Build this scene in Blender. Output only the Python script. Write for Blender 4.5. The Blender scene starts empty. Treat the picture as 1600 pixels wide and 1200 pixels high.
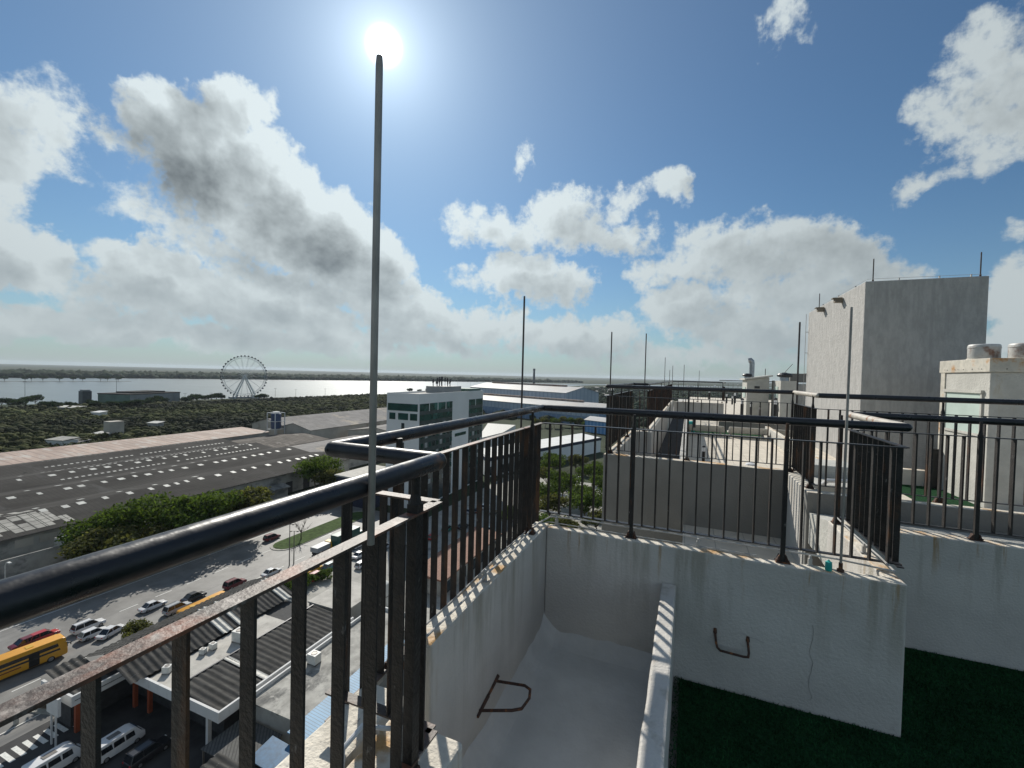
import bpy, bmesh, math, random
import numpy as np
from mathutils import Vector, Matrix, noise as mnoise

# ------------------------------------------------------------------ camera, sky, sun, exposure
sc = bpy.context.scene
COL = sc.collection
EYE = Vector((0.0, 0.0, 47.0))
FPX = 680.0
YAW, PITCH, ROLL = math.atan(277/680.0), -math.atan(15/680.0), math.radians(1.43)
fw = Vector((-math.sin(YAW)*math.cos(PITCH), math.cos(YAW)*math.cos(PITCH), math.sin(PITCH)))
r0 = Vector((math.cos(YAW), math.sin(YAW), 0.0)); u0 = r0.cross(fw)
rt = math.cos(ROLL)*r0 + math.sin(ROLL)*u0
up = -math.sin(ROLL)*r0 + math.cos(ROLL)*u0
cam_d = bpy.data.cameras.new('camera'); cam = bpy.data.objects.new('camera', cam_d); COL.objects.link(cam)
cam.matrix_world = Matrix(((rt.x, up.x, -fw.x, EYE.x), (rt.y, up.y, -fw.y, EYE.y), (rt.z, up.z, -fw.z, EYE.z), (0, 0, 0, 1)))
cam_d.sensor_width = 36.0; cam_d.sensor_fit = 'HORIZONTAL'; cam_d.lens = 36.0*FPX/1600.0
cam_d.clip_start = 0.05; cam_d.clip_end = 60000.0
sc.camera = cam
sc.view_settings.view_transform = 'Standard'; sc.view_settings.look = 'None'
sc.view_settings.gamma = 1.0; sc.view_settings.use_curve_mapping = False
sc.view_settings.exposure = 0.0
sc.cycles.use_denoising = True
sc.cycles.max_bounces = 8; sc.cycles.diffuse_bounces = 3; sc.cycles.glossy_bounces = 3
sc.cycles.transmission_bounces = 4; sc.cycles.volume_bounces = 0; sc.cycles.transparent_max_bounces = 8
sc.cycles.caustics_reflective = False; sc.cycles.caustics_refractive = False

def raydir(px, py):
    return fw + rt*((px-800)/FPX) - up*((py-600)/FPX)
def at(px, py, z=0.0):
    d = raydir(px, py); t = (z-EYE.z)/d.z; return EYE + d*t
def onY(px, py, Y):
    d = raydir(px, py); return EYE + d*(Y/d.y)
def onX(px, py, X):
    d = raydir(px, py); return EYE + d*(X/d.x)

SUN_EL, SUN_AZ = math.radians(35.06), math.radians(-39.3)      # azimuth from +Y towards +X
sun_dir = Vector((math.sin(SUN_AZ)*math.cos(SUN_EL), math.cos(SUN_AZ)*math.cos(SUN_EL), math.sin(SUN_EL)))
sl = bpy.data.lights.new('sun', 'SUN'); sl.energy = 4.9; sl.angle = math.radians(0.5); sl.color = (1.0, 0.95, 0.86)
sun = bpy.data.objects.new('sun', sl); COL.objects.link(sun)
sun.rotation_euler = (-sun_dir).to_track_quat('-Z', 'Y').to_euler(); sun.location = (-40, 60, 120)

class NT:
    """small helper to write node trees as expressions"""
    def __init__(s, tree): s.t = tree
    def n(s, kind, **kw):
        nd = s.t.nodes.new(kind)
        for k, v in kw.items(): setattr(nd, k, v)
        return nd
    def put(s, sock, v):
        if v is None: return
        if hasattr(v, 'is_output'): s.t.links.new(v, sock)
        else: sock.default_value = v
    def m(s, op, a, b=None, c=None, clamp=False):
        nd = s.n('ShaderNodeMath', operation=op, use_clamp=clamp)
        s.put(nd.inputs[0], a); s.put(nd.inputs[1], b); s.put(nd.inputs[2], c); return nd.outputs[0]
    def v(s, op, a, b=None, scale=None):
        nd = s.n('ShaderNodeVectorMath', operation=op)
        s.put(nd.inputs[0], a); s.put(nd.inputs[1], b)
        if scale is not None: s.put(nd.inputs['Scale'], scale)
        return nd.outputs['Value'] if op in ('LENGTH', 'DOT_PRODUCT') else nd.outputs['Vector']
    def mix(s, f, a, b, blend='MIX'):
        nd = s.n('ShaderNodeMix', data_type='RGBA', blend_type=blend); nd.clamp_factor = True
        s.put(nd.inputs[0], f); s.put(nd.inputs[6], a); s.put(nd.inputs[7], b); return nd.outputs[2]
    def rng(s, x, a, b, c=0.0, d=1.0, smooth=True):
        nd = s.n('ShaderNodeMapRange'); nd.interpolation_type = 'SMOOTHSTEP' if smooth else 'LINEAR'
        s.put(nd.inputs[0], x); s.put(nd.inputs[1], a); s.put(nd.inputs[2], b); s.put(nd.inputs[3], c); s.put(nd.inputs[4], d)
        return nd.outputs[0]
    def noise(s, vec, scale, detail=4.0, rough=0.55, dist=0.0, dim='3D', col=False):
        nd = s.n('ShaderNodeTexNoise', noise_dimensions=dim)
        if vec is not None: s.put(nd.inputs['Vector'], vec)
        nd.inputs['Scale'].default_value = scale; nd.inputs['Detail'].default_value = detail
        nd.inputs['Roughness'].default_value = rough; nd.inputs['Distortion'].default_value = dist
        return nd.outputs['Color'] if col else nd.outputs['Fac']
    def xyz(s, x, y, z):
        nd = s.n('ShaderNodeCombineXYZ'); s.put(nd.inputs[0], x); s.put(nd.inputs[1], y); s.put(nd.inputs[2], z); return nd.outputs[0]
    def sep(s, v):
        nd = s.n('ShaderNodeSeparateXYZ'); s.put(nd.inputs[0], v); return nd.outputs

def azel(px, py):
    d = raydir(px, py); return math.degrees(math.atan2(d.x, d.y)), math.degrees(math.atan2(d.z, math.hypot(d.x, d.y)))

# cumulus heaps, each an ellipse on the sky: centre, half axes and tilt, with its strength
CLOUDS = [
 (215,150,45,30,0,.6),(290,205,95,62,25,1.15),(365,165,62,48,0,.9),(325,265,105,70,25,1.35),(410,240,48,50,0,.8),(440,300,90,62,25,1.1),
 (520,350,90,60,30,1.25),(575,400,62,52,25,1.0),(450,380,120,45,15,1.0),(330,385,140,30,18,.55),(270,340,75,60,40,.45),
 (600,465,75,48,20,1.0),(665,487,62,40,20,.95),(250,430,105,34,12,.85),(370,470,150,40,14,1.0),(490,500,95,38,12,.95),
 (540,425,85,36,10,.9),(30,400,105,46,22,1.0),(-30,390,80,60,10,1.0),(20,190,120,95,20,.62),(90,170,75,40,25,.5),(60,250,95,38,12,.45),(150,205,55,30,30,.35),
 (230,470,120,34,8,.85),(450,450,110,34,10,.9),(700,500,70,26,10,.9),(-20,250,90,120,20,.75),(190,515,210,28,3,.9),(50,490,130,28,5,.75),(390,530,200,26,3,.8),(620,530,180,26,2,.7),(760,500,90,22,4,.7),
 (770,350,85,36,10,.68),(870,340,85,44,-20,.72),(940,370,95,34,5,.66),(820,375,100,26,5,.5),(985,310,42,24,-30,.5),(1048,298,36,36,0,.75),
 (825,440,82,38,0,.85),(885,450,42,34,0,.6),(740,425,40,20,0,.4),(900,525,115,34,0,.95),(1010,430,60,24,-10,.5),(1000,555,150,22,0,.5),
 (1130,395,110,50,-8,.7),(1200,400,120,62,0,.75),(1310,395,110,58,10,.78),(1390,425,75,45,20,.72),(1340,352,30,22,0,.6),(1250,470,170,50,0,.75),(1070,480,80,44,-10,.85),(1060,420,50,26,-20,.6),
 (1170,515,120,34,0,.9),(1130,555,160,24,0,.6),(1320,520,150,50,0,.7),
 (1545,110,110,95,-20,.62),(1480,190,75,60,0,.6),(1560,230,110,60,-8,.62),(1450,280,70,22,-20,.4),(1530,30,60,35,-40,.5),(1660,150,90,140,0,.8),
 (1205,40,26,52,25,.42),(1235,10,40,40,0,.35),(818,232,13,36,15,.36),(1560,375,42,26,-20,.42),(1600,490,75,85,0,.9),(1640,560,120,60,0,.8)]

def build_world():
    w = bpy.data.worlds.new("World"); sc.world = w; w.use_nodes = True
    t = w.node_tree; t.nodes.clear(); N = NT(t)
    # density of the cloud field at a point (azimuth, elevation in degrees), as a node group used twice
    g = bpy.data.node_groups.new('cloud_density', 'ShaderNodeTree')
    g.interface.new_socket('P', in_out='INPUT', socket_type='NodeSocketVector')
    g.interface.new_socket('D', in_out='OUTPUT', socket_type='NodeSocketFloat')
    g.interface.new_socket('S', in_out='OUTPUT', socket_type='NodeSocketFloat')
    G = NT(g); gi = G.n('NodeGroupInput'); go = G.n('NodeGroupOutput')
    P = gi.outputs[0]
    w1 = G.noise(P, 0.11, 3.0, 0.55, col=True)
    w2 = G.noise(P, 0.42, 4.0, 0.6, col=True)
    Pw = G.v('ADD', P, G.v('SCALE', G.v('SUBTRACT', w1, (.5, .5, .5)), scale=7.0))
    Pw = G.v('ADD', Pw, G.v('SCALE', G.v('SUBTRACT', w2, (.5, .5, .5)), scale=3.4))
    acc = None
    for (px, py, a, b, rot, wt) in CLOUDS:
        c = azel(px, py); ca, sa = math.cos(math.radians(rot)), math.sin(math.radians(rot))
        e1 = azel(px + a*ca, py + a*sa); e2 = azel(px - b*sa, py + b*ca)
        A = (e1[0]-c[0], e1[1]-c[1]); B = (e2[0]-c[0], e2[1]-c[1]); det = A[0]*B[1]-A[1]*B[0]
        q = G.v('SUBTRACT', Pw, (c[0], c[1], 0.0))
        k1 = G.v('DOT_PRODUCT', q, (B[1]/det, -B[0]/det, 0.0)); k2 = G.v('DOT_PRODUCT', q, (-A[1]/det, A[0]/det, 0.0))
        r2 = G.m('MULTIPLY_ADD', k1, k1, G.m('MULTIPLY', k2, k2))
        val = G.m('MULTIPLY_ADD', r2, -wt*0.75, wt)
        acc = val if acc is None else G.m('SMOOTH_MAX', acc, val, 0.25)
    # unseen cumulus added over the rest of the sky as neutral fill light
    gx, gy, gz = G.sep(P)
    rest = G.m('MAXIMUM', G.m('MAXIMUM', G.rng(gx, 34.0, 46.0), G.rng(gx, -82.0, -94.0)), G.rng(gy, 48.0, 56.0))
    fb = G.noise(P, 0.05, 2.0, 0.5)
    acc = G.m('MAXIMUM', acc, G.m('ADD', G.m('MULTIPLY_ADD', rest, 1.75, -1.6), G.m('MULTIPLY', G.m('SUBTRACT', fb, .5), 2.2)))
    f1 = G.noise(P, 0.28, 3.0, 0.55)
    f2 = G.noise(P, 0.75, 7.0, 0.66)
    sm = G.m('ADD', acc, G.m('MULTIPLY', G.m('SUBTRACT', f1, 0.5), 1.0))
    d = G.m('ADD', sm, G.m('MULTIPLY', G.m('SUBTRACT', f2, 0.5), 1.15))
    G.t.links.new(G.m('MAXIMUM', d, -1.0), go.inputs[0])
    G.t.links.new(G.m('ADD', sm, G.m('MULTIPLY', G.m('SUBTRACT', f2, 0.5), 0.30)), go.inputs[1])

    tc = N.n('ShaderNodeTexCoord'); D = tc.outputs['Generated']
    x, y, z = N.sep(D)
    az = N.m('MULTIPLY', N.m('ARCTAN2', x, y), 180/math.pi)
    el = N.m('MULTIPLY', N.m('ARCSINE', z), 180/math.pi)
    P0 = N.xyz(az, el, 0.0)
    saz, sel = math.degrees(SUN_AZ), math.degrees(SUN_EL)
    to = N.v('SUBTRACT', (saz, sel, 0.0), P0)
    ln = N.v('LENGTH', to)
    stepv = N.v('SCALE', N.v('NORMALIZE', to), scale=N.m('MINIMUM', N.m('MULTIPLY', ln, .5), 3.2))
    def dens(p):
        nd = N.n('ShaderNodeGroup'); nd.node_tree = g; N.put(nd.inputs[0], p); return nd.outputs
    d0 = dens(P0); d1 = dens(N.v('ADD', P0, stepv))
    sky = N.n('ShaderNodeTexSky', sky_type='NISHITA')
    sky.sun_disc = False; sky.sun_elevation = SUN_EL; sky.sun_rotation = SUN_AZ
    sky.altitude = 50; sky.air_density = 1.0; sky.dust_density = 0.12; sky.ozone_density = 2.5
    base = N.mix(1.0, sky.outputs[0], SKY_TINT, 'MULTIPLY')
    ang = N.m('MULTIPLY', N.m('ARCCOSINE', N.m('MINIMUM', N.v('DOT_PRODUCT', D, tuple(sun_dir)), .999999)), 180/math.pi)
    # air pales towards the horizon
    hz = N.m('POWER', 2.718, N.m('MULTIPLY', N.m('MAXIMUM', el, 0.0), -1/5.5))
    base = N.mix(N.m('MULTIPLY', hz, .97), base, HORIZON)
    # sunward aureole of the sky
    def ex(k, s): return N.m('MULTIPLY', N.m('POWER', 2.718, N.m('MULTIPLY', ang, -1.0/s)), k)
    glow = N.m('ADD', ex(AUR[0], AUR[1]), ex(AUR[2], AUR[3]))
    base = N.mix(1.0, base, N.v('SCALE', (.85, .95, 1.0), scale=glow), 'ADD')
    # clouds, bright where the sun comes through, grey where more cloud stands towards the sun
    cover = N.rng(d0[0], CL[0], CL[1])
    cover = N.m('MULTIPLY', cover, N.rng(el, 0.3, 3.0, .6, 1.0))
    shade = N.rng(N.m('ADD', N.m('MULTIPLY_ADD', d1[1], .62, N.m('MULTIPLY', d0[1], .38)), N.m('MULTIPLY', N.m('SUBTRACT', d1[0], d0[0]), .16)), CL[2], CL[3], 0.0, 1.0, False)
    near = N.rng(ang, 8.0, 60.0, 1.0, 0.0)
    bright = N.v('SCALE', (.86, .965, 1.0), scale=N.m('ADD', N.m('MULTIPLY_ADD', near, CLB[1], CLB[0]), N.rng(ang, 75, 130, 0.0, 4.0)))  # last term brightens the added clouds opposite the sun
    dark = N.v('SCALE', (.72, .88, 1.0), scale=N.rng(el, 2.0, 18.0, CLB[2], CLB[3]))
    ccol = N.mix(shade, bright, dark)
    ccol = N.mix(N.m('MULTIPLY', hz, .5), ccol, HORIZON)
    out = N.mix(cover, base, ccol)
    # the disc itself
    disc = N.rng(ang, 0.2, 2.6, 1.0, 0.0)
    out = N.mix(1.0, out, N.v('SCALE', (1.0, .98, .93), scale=N.m('MULTIPLY', N.m('POWER', disc, 2.2), 40.0)), 'ADD')
    bg = N.n('ShaderNodeBackground'); bg.inputs[1].default_value = 0.1
    t.links.new(out, bg.inputs[0])
    o = N.n('ShaderNodeOutputWorld'); t.links.new(bg.outputs[0], o.inputs[0])
    w.cycles.sampling_method = 'MANUAL'; w.cycles.sample_map_resolution = 512
SKY_TINT = (.43, .635, .73, 1); HORIZON = (3.6, 4.2, 4.3, 1); AUR = (8.5, 3.6, 3.3, 20.0)
CL = (.02, .55, .32, 1.42); CLB = (6.0, 3.0, 3.6, 1.4)
build_world()

# ------------------------------------------------------------------ materials
MATS = {}
def mat(name, col, rough=0.75, metal=0.0, var=0.18, vs=2.0, bump=0.0, bs=30.0, stains=(), spec=0.4, stretch=(1, 1, 1), island=0.0, lines=None, cracks=0, rvar=None):
    """procedural material: base colour with drifting tone, optional bump, stains ((colour, scale, lo, hi, stretch, topz), ...)"""
    m = bpy.data.materials.new(name); m.use_nodes = True
    t = m.node_tree; t.nodes.clear(); N = NT(t)
    geo = N.n('ShaderNodeNewGeometry'); P = geo.outputs['Position']
    c = (*col, 1)
    if var:
        f = N.noise(N.v('MULTIPLY', P, stretch), vs, 5.0, 0.6)
        c = N.mix(N.rng(f, .25, .75), (*[max(0, x*(1-var)) for x in col], 1), (*[min(1, x*(1+var)) for x in col], 1))
    if island:
        f = geo.outputs['Random Per Island']
        c = N.mix(1.0, c, N.v('SCALE', (1, 1, 1), scale=N.m('MULTIPLY_ADD', f, 2*island, 1-island)), 'MULTIPLY')
    if lines:                                   # (axis vector, spacing, width fraction, colour)
        ax, sp, wd, lc = lines
        ph = N.m('FRACT', N.m('DIVIDE', N.v('DOT_PRODUCT', P, ax), sp))
        c = N.mix(N.m('LESS_THAN', ph, wd), c, (*lc, 1))
    for st in stains:
        sc_, s_, lo, hi = st[:4]; stv = st[4] if len(st) > 4 and st[4] else (1, 1, 1)
        f = N.rng(N.noise(N.v('MULTIPLY', P, stv), s_, 6.0, 0.65), lo, hi)
        if len(st) > 5:                         # only near a level: (z of full strength, z where it has gone)
            z = N.sep(P)[2]; f = N.m('MULTIPLY', f, N.rng(z, st[5][1], st[5][0]))
        c = N.mix(f, c, (*sc_, 1))
    if cracks:
        cf = N.noise(P, cracks, 5.0, .6); ln = N.rng(N.m('ABSOLUTE', N.m('SUBTRACT', cf, .5)), .0015, .005, 1.0, 0.0)
        ln = N.m('MULTIPLY', ln, N.rng(N.noise(P, cracks*.6, 2.0), .54, .64, 0.0, .75)); c = N.mix(ln, c, (.10, .095, .085, 1))
    b = N.n('ShaderNodeBsdfPrincipled'); N.put(b.inputs['Base Color'], c)
    b.inputs['Roughness'].default_value = rough; b.inputs['Metallic'].default_value = metal
    b.inputs['Specular IOR Level'].default_value = spec
    if rvar: N.put(b.inputs['Roughness'], N.rng(N.noise(P, rvar[2], 5.0, .65), .3, .7, rvar[0], rvar[1]))
    if bump:
        bn = N.n('ShaderNodeBump'); bn.inputs['Strength'].default_value = bump; bn.inputs['Distance'].default_value = 0.02
        N.put(bn.inputs['Height'], N.noise(P, bs, 4.0, 0.6)); t.links.new(bn.outputs[0], b.inputs['Normal'])
    o = N.n('ShaderNodeOutputMaterial'); t.links.new(b.outputs[0], o.inputs[0])
    MATS[name] = m; return m

RUST, RUST2, GRIME = (.26, .10, .035), (.42, .22, .08), (.20, .19, .16)
mat('parapet_paint', (.53, .505, .465), .82, bump=.4, bs=55, var=.12, vs=1.6,
    stains=(((.36, .335, .285), 2.2, .48, .68, (3, 3, .30), (45.7, 44.85)), ((.34, .22, .10), 4.5, .565, .69, (2.4, 2.4, .18), (45.72, 45.28)), ((.30, .285, .25), 1.6, .56, .74, (1, 1, 1), (44.66, 45.05)), (GRIME, 22.0, .70, .78, (1, 1, 1))))
mat('parapet_top', (.66, .61, .52), .85, bump=.5, bs=40, var=.18, vs=6,
    stains=(((.50, .30, .13), 2.6, .50, .66), (RUST, 4.0, .62, .74), ((.30, .28, .25), 16, .62, .74)))
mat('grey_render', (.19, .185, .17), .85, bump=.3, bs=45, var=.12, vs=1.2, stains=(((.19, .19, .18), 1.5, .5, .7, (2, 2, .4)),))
mat('white_floor', (.56, .56, .54), .6, bump=.3, bs=25, var=.12, vs=2.0, stains=(((.42, .42, .40), 2.5, .58, .75), ((.30, .29, .25), 9.0, .70, .80)))
mat('tower_render', (.40, .39, .37), .85, bump=1.0, bs=14, var=.14, vs=9, stretch=(1, 1, .35), stains=(((.345, .335, .32), 3.0, .5, .72, (2.5, 2.5, .25)),))
mat('hut_render', (.47, .46, .42), .85, bump=.6, bs=26, var=.12, vs=3, stains=(((.42, .36, .26), 2.6, .60, .80, (2, 2, .4)),))
mat('turf', (.014, .055, .022), .95, var=.4, vs=40, bump=.8, bs=160, spec=.1)
mat('rail_paint', (.016, .017, .02), .38, var=.5, vs=9, bump=.06, bs=70, spec=.5,
    stains=((RUST, 7.0, .63, .74), ((.22, .21, .20), 30.0, .72, .80)))
mat('pipe_paint', (.013, .014, .018), .30, var=.5, vs=7, bump=.10, bs=14, spec=.5, rvar=(.22, .52, 9.0), stains=(((.16, .075, .035), 6.0, .64, .74), ((.10, .10, .10), 34.0, .69, .76)))
mat('bar_paint', (.022, .019, .017), .55, var=.5, vs=9, bump=.35, bs=70, spec=.4,
    stains=(((.10, .045, .02), 5.5, .54, .70, (1, 1, .35)), ((.20, .19, .18), 26.0, .64, .76, (1, 1, .5))))
mat('flat_rail', (.075, .055, .045), .55, var=.4, vs=9, bump=.18, bs=80, spec=.5,
    stains=(((.20, .075, .04), 5.0, .46, .62), ((.34, .30, .27), 13.0, .54, .68), ((.03, .028, .026), 21.0, .62, .72)))
mat('rust_panel', (.035, .024, .02), .8, var=.5, vs=9, stretch=(1, 1, .2), stains=(((.12, .05, .025), 6.0, .52, .7, (1, 1, .3)),))
mat('primer_pipe', (.48, .44, .38), .5, var=.2, vs=10, stains=((RUST, 9.0, .55, .68), ((.05, .05, .05), 14, .66, .75)))
mat('rod_steel', (.34, .31, .28), .5, metal=.4, var=.25, vs=14, stretch=(1, 1, .4))
mat('dark_rod', (.10, .085, .08), .5, metal=.5, var=.3, vs=10)
mat('rung_iron', (.07, .04, .03), .75, var=.4, vs=30, bump=.5, bs=120, stains=((RUST, 25, .5, .65),))
mat('conduit', (.40, .39, .37), .5, var=.2, vs=8)
mat('teal_plastic', (.03, .36, .32), .4, var=.1)
mat('galvanised', (.38, .39, .40), .4, metal=.6, var=.2, vs=6)
mat('vent_metal', (.50, .50, .48), .5, metal=.2, var=.15, vs=6, stains=(((.20, .09, .05), 2.6, .50, .68, (1, 1, .8)),))
mat('cap_rust', (.52, .49, .42), .6, var=.2, vs=6, stains=((RUST2, 3.0, .54, .70), (RUST, 6, .66, .76)))
mat('turbine_dark', (.05, .05, .055), .45, metal=.4, var=.3, vs=8)
mat('pale_green_panel', (.44, .53, .48), .6, var=.08)
mat('paving', (.60, .54, .45), .8, var=.12, vs=3, lines=((1, 0, 0), .4, .03, (.40, .36, .30)))
mat('bench_stone', (.52, .50, .45), .85, var=.15, vs=6, bump=.4, bs=40)
mat('black_plastic', (.015, .015, .016), .4, var=.2)
mat('white_plastic', (.72, .72, .72), .4, var=.05)
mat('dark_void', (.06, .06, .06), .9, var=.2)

# ------------------------------------------------------------------ mesh and object helpers
WM = {}
class MB:
    def __init__(s): s.v = []; s.f = []; s.mi = []; s.cur = 0
    def face(s, pts):
        n = len(s.v); s.v += [tuple(p) for p in pts]; s.f.append(tuple(range(n, n+len(pts)))); s.mi.append(s.cur)
    def add(s, vs, fs):
        n = len(s.v); s.v += [tuple(p) for p in vs]
        for f in fs: s.f.append(tuple(i+n for i in f)); s.mi.append(s.cur)
    def hexa(s, p):
        s.add(p, [(0,3,2,1),(4,5,6,7),(0,1,5,4),(1,2,6,5),(2,3,7,6),(3,0,4,7)])
    def box(s, x0, x1, y0, y1, z0, z1):
        s.hexa([(x0,y0,z0),(x1,y0,z0),(x1,y1,z0),(x0,y1,z0),(x0,y0,z1),(x1,y0,z1),(x1,y1,z1),(x0,y1,z1)])
    def frus(s, x0, x1, y0, y1, z0, X0, X1, Y0, Y1, z1):
        s.hexa([(x0,y0,z0),(x1,y0,z0),(x1,y1,z0),(x0,y1,z0),(X0,Y0,z1),(X1,Y0,z1),(X1,Y1,z1),(X0,Y1,z1)])
    def beam(s, p, q, w, h, side=None):
        """bar of section w (along side) x h from p to q"""
        p, q = Vector(p), Vector(q); d = (q-p).normalized()
        if side is None: side = d.cross(Vector((0,0,1))); side = Vector((1,0,0)) if side.length < 1e-4 else side.normalized()
        else: side = Vector(side).normalized()
        o = side.cross(d).normalized(); a, b = side*(w/2), o*(h/2)
        s.hexa([p-a-b, p+a-b, p+a+b, p-a+b, q-a-b, q+a-b, q+a+b, q-a+b])
    def tube(s, pts, r, n=10, cap=True):
        pts = [Vector(p) for p in pts]; rs = r if isinstance(r, (list, tuple)) else [r]*len(pts)
        base = len(s.v); prev = None
        for i, p in enumerate(pts):
            d1 = (p-pts[i-1]).normalized() if i else None; d2 = (pts[i+1]-p).normalized() if i < len(pts)-1 else None
            d = d1 if d2 is None else d2 if d1 is None else (d1+d2).normalized()
            k = 1.0
            if d1 is not None and d2 is not None: k = 1.0/max(.45, d.dot(d1))
            a = prev if prev is not None else (Vector((0,0,1)) if abs(d.z) < .9 else Vector((1,0,0)))
            a = (a - d*a.dot(d)).normalized(); prev = a; b = d.cross(a)
            bend = (d2-d1).normalized() if (d1 is not None and d2 is not None and (d2-d1).length > 1e-4) else None
            for j in range(n):
                an = 2*math.pi*j/n; o = (a*math.cos(an)+b*math.sin(an))*rs[i]
                if bend is not None: o += bend*(o.dot(bend))*(k-1)
                s.v.append(tuple(p+o))
        for i in range(len(pts)-1):
            for j in range(n):
                a0 = base+i*n+j; a1 = base+i*n+(j+1) % n
                s.f.append((a0, a1, a1+n, a0+n)); s.mi.append(s.cur)
        if cap:
            s.f.append(tuple(range(base+n-1, base-1, -1))); s.mi.append(s.cur)
            e = base+(len(pts)-1)*n; s.f.append(tuple(range(e, e+n))); s.mi.append(s.cur)
    def lathe(s, prof, c=(0,0,0), n=20):
        base = len(s.v); c = Vector(c)
        for (r, z) in prof:
            for j in range(n):
                an = 2*math.pi*j/n; s.v.append((c.x+r*math.cos(an), c.y+r*math.sin(an), c.z+z))
        for i in range(len(prof)-1):
            for j in range(n):
                a0 = base+i*n+j; a1 = base+i*n+(j+1) % n
                s.f.append((a0, a1, a1+n, a0+n)); s.mi.append(s.cur)
        s.f.append(tuple(range(base+n-1, base-1, -1))); s.mi.append(s.cur)
        e = base+(len(prof)-1)*n; s.f.append(tuple(range(e, e+n))); s.mi.append(s.cur)
    def prism(s, poly, z0, z1):
        n = len(poly); b = len(s.v)
        s.v += [(p[0], p[1], z0) for p in poly]+[(p[0], p[1], z1) for p in poly]
        s.f.append(tuple(range(b+n-1, b-1, -1))); s.f.append(tuple(range(b+n, b+2*n))); s.mi += [s.cur]*2
        for i in range(n):
            j = (i+1) % n; s.f.append((b+i, b+j, b+n+j, b+n+i)); s.mi.append(s.cur)
    def sheet(s, x0, x1, y0, y1, z): s.face([(x0,y0,z),(x1,y0,z),(x1,y1,z),(x0,y1,z)])
    def build(s, name, mats, parent=None, smooth=False, bevel=0.0, loc=None):
        me = bpy.data.meshes.new(name)
        V = np.array(s.v, dtype=float)
        if parent is not None:
            inv = WM.get(parent.name, parent.matrix_world).inverted(); R = np.array(inv.to_3x3()); T = np.array(inv.translation); V = V @ R.T + T; org = (0,0,0)
        else:
            if loc is None: loc = ((V[:,0].min()+V[:,0].max())/2, (V[:,1].min()+V[:,1].max())/2, V[:,2].min())
            org = loc; V = V-np.array(org)
        me.from_pydata(V.tolist(), [], s.f)
        if not isinstance(mats, (list, tuple)): mats = [mats]
        for m in mats: me.materials.append(MATS[m] if isinstance(m, str) else m)
        if len(mats) > 1: me.polygons.foreach_set('material_index', s.mi)
        bm = bmesh.new(); bm.from_mesh(me); bmesh.ops.recalc_face_normals(bm, faces=bm.faces[:]); bm.to_mesh(me); bm.free()
        if smooth:
            me.polygons.foreach_set('use_smooth', [True]*len(me.polygons))
            try: me.set_sharp_from_angle(angle=math.radians(40))
            except Exception: pass
        me.update()
        o = bpy.data.objects.new(name, me); COL.objects.link(o)
        if parent is not None: o.parent = parent; WM[o.name] = WM.get(parent.name, parent.matrix_world).copy()
        else: o.location = org; o.matrix_world = Matrix.Translation(org)
        if bevel:
            bv = o.modifiers.new('bevel', 'BEVEL'); bv.width = bevel; bv.segments = 2; bv.limit_method = 'ANGLE'; bv.angle_limit = math.radians(40)
        return o

def tag(o, label, cat, group=None):
    o['label'] = label; o['category'] = cat
    if group: o['group'] = group
    return o
def struct(o, kind='structure'): o['kind'] = kind; return o
def thing(name, label, cat, loc=(0,0,0), rotz=0.0, group=None):
    o = bpy.data.objects.new(name, None); COL.objects.link(o); o.empty_display_size = .3
    o.location = loc; o.rotation_euler = (0, 0, rotz)
    o.matrix_world = Matrix.Translation(loc) @ Matrix.Rotation(rotz, 4, 'Z')
    return tag(o, label, cat, group)
KIDS = {}
def dup(root, loc, rotz, label, group=None, scale=None, cat=None):
    """copy of a thing with copies of its parts and sub-parts (shared meshes)"""
    def cp(o, par):
        c = o.copy(); COL.objects.link(c)
        if par is not None: c.parent = par
        for ch in list(o.children): cp(ch, c)
        return c
    r = cp(root, None); r.location = loc; r.rotation_euler = (0, 0, rotz)
    if scale is not None: r.scale = scale if isinstance(scale, tuple) else (scale,)*3
    r['label'] = label
    if group: r['group'] = group
    if cat: r['category'] = cat
    return r

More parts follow.
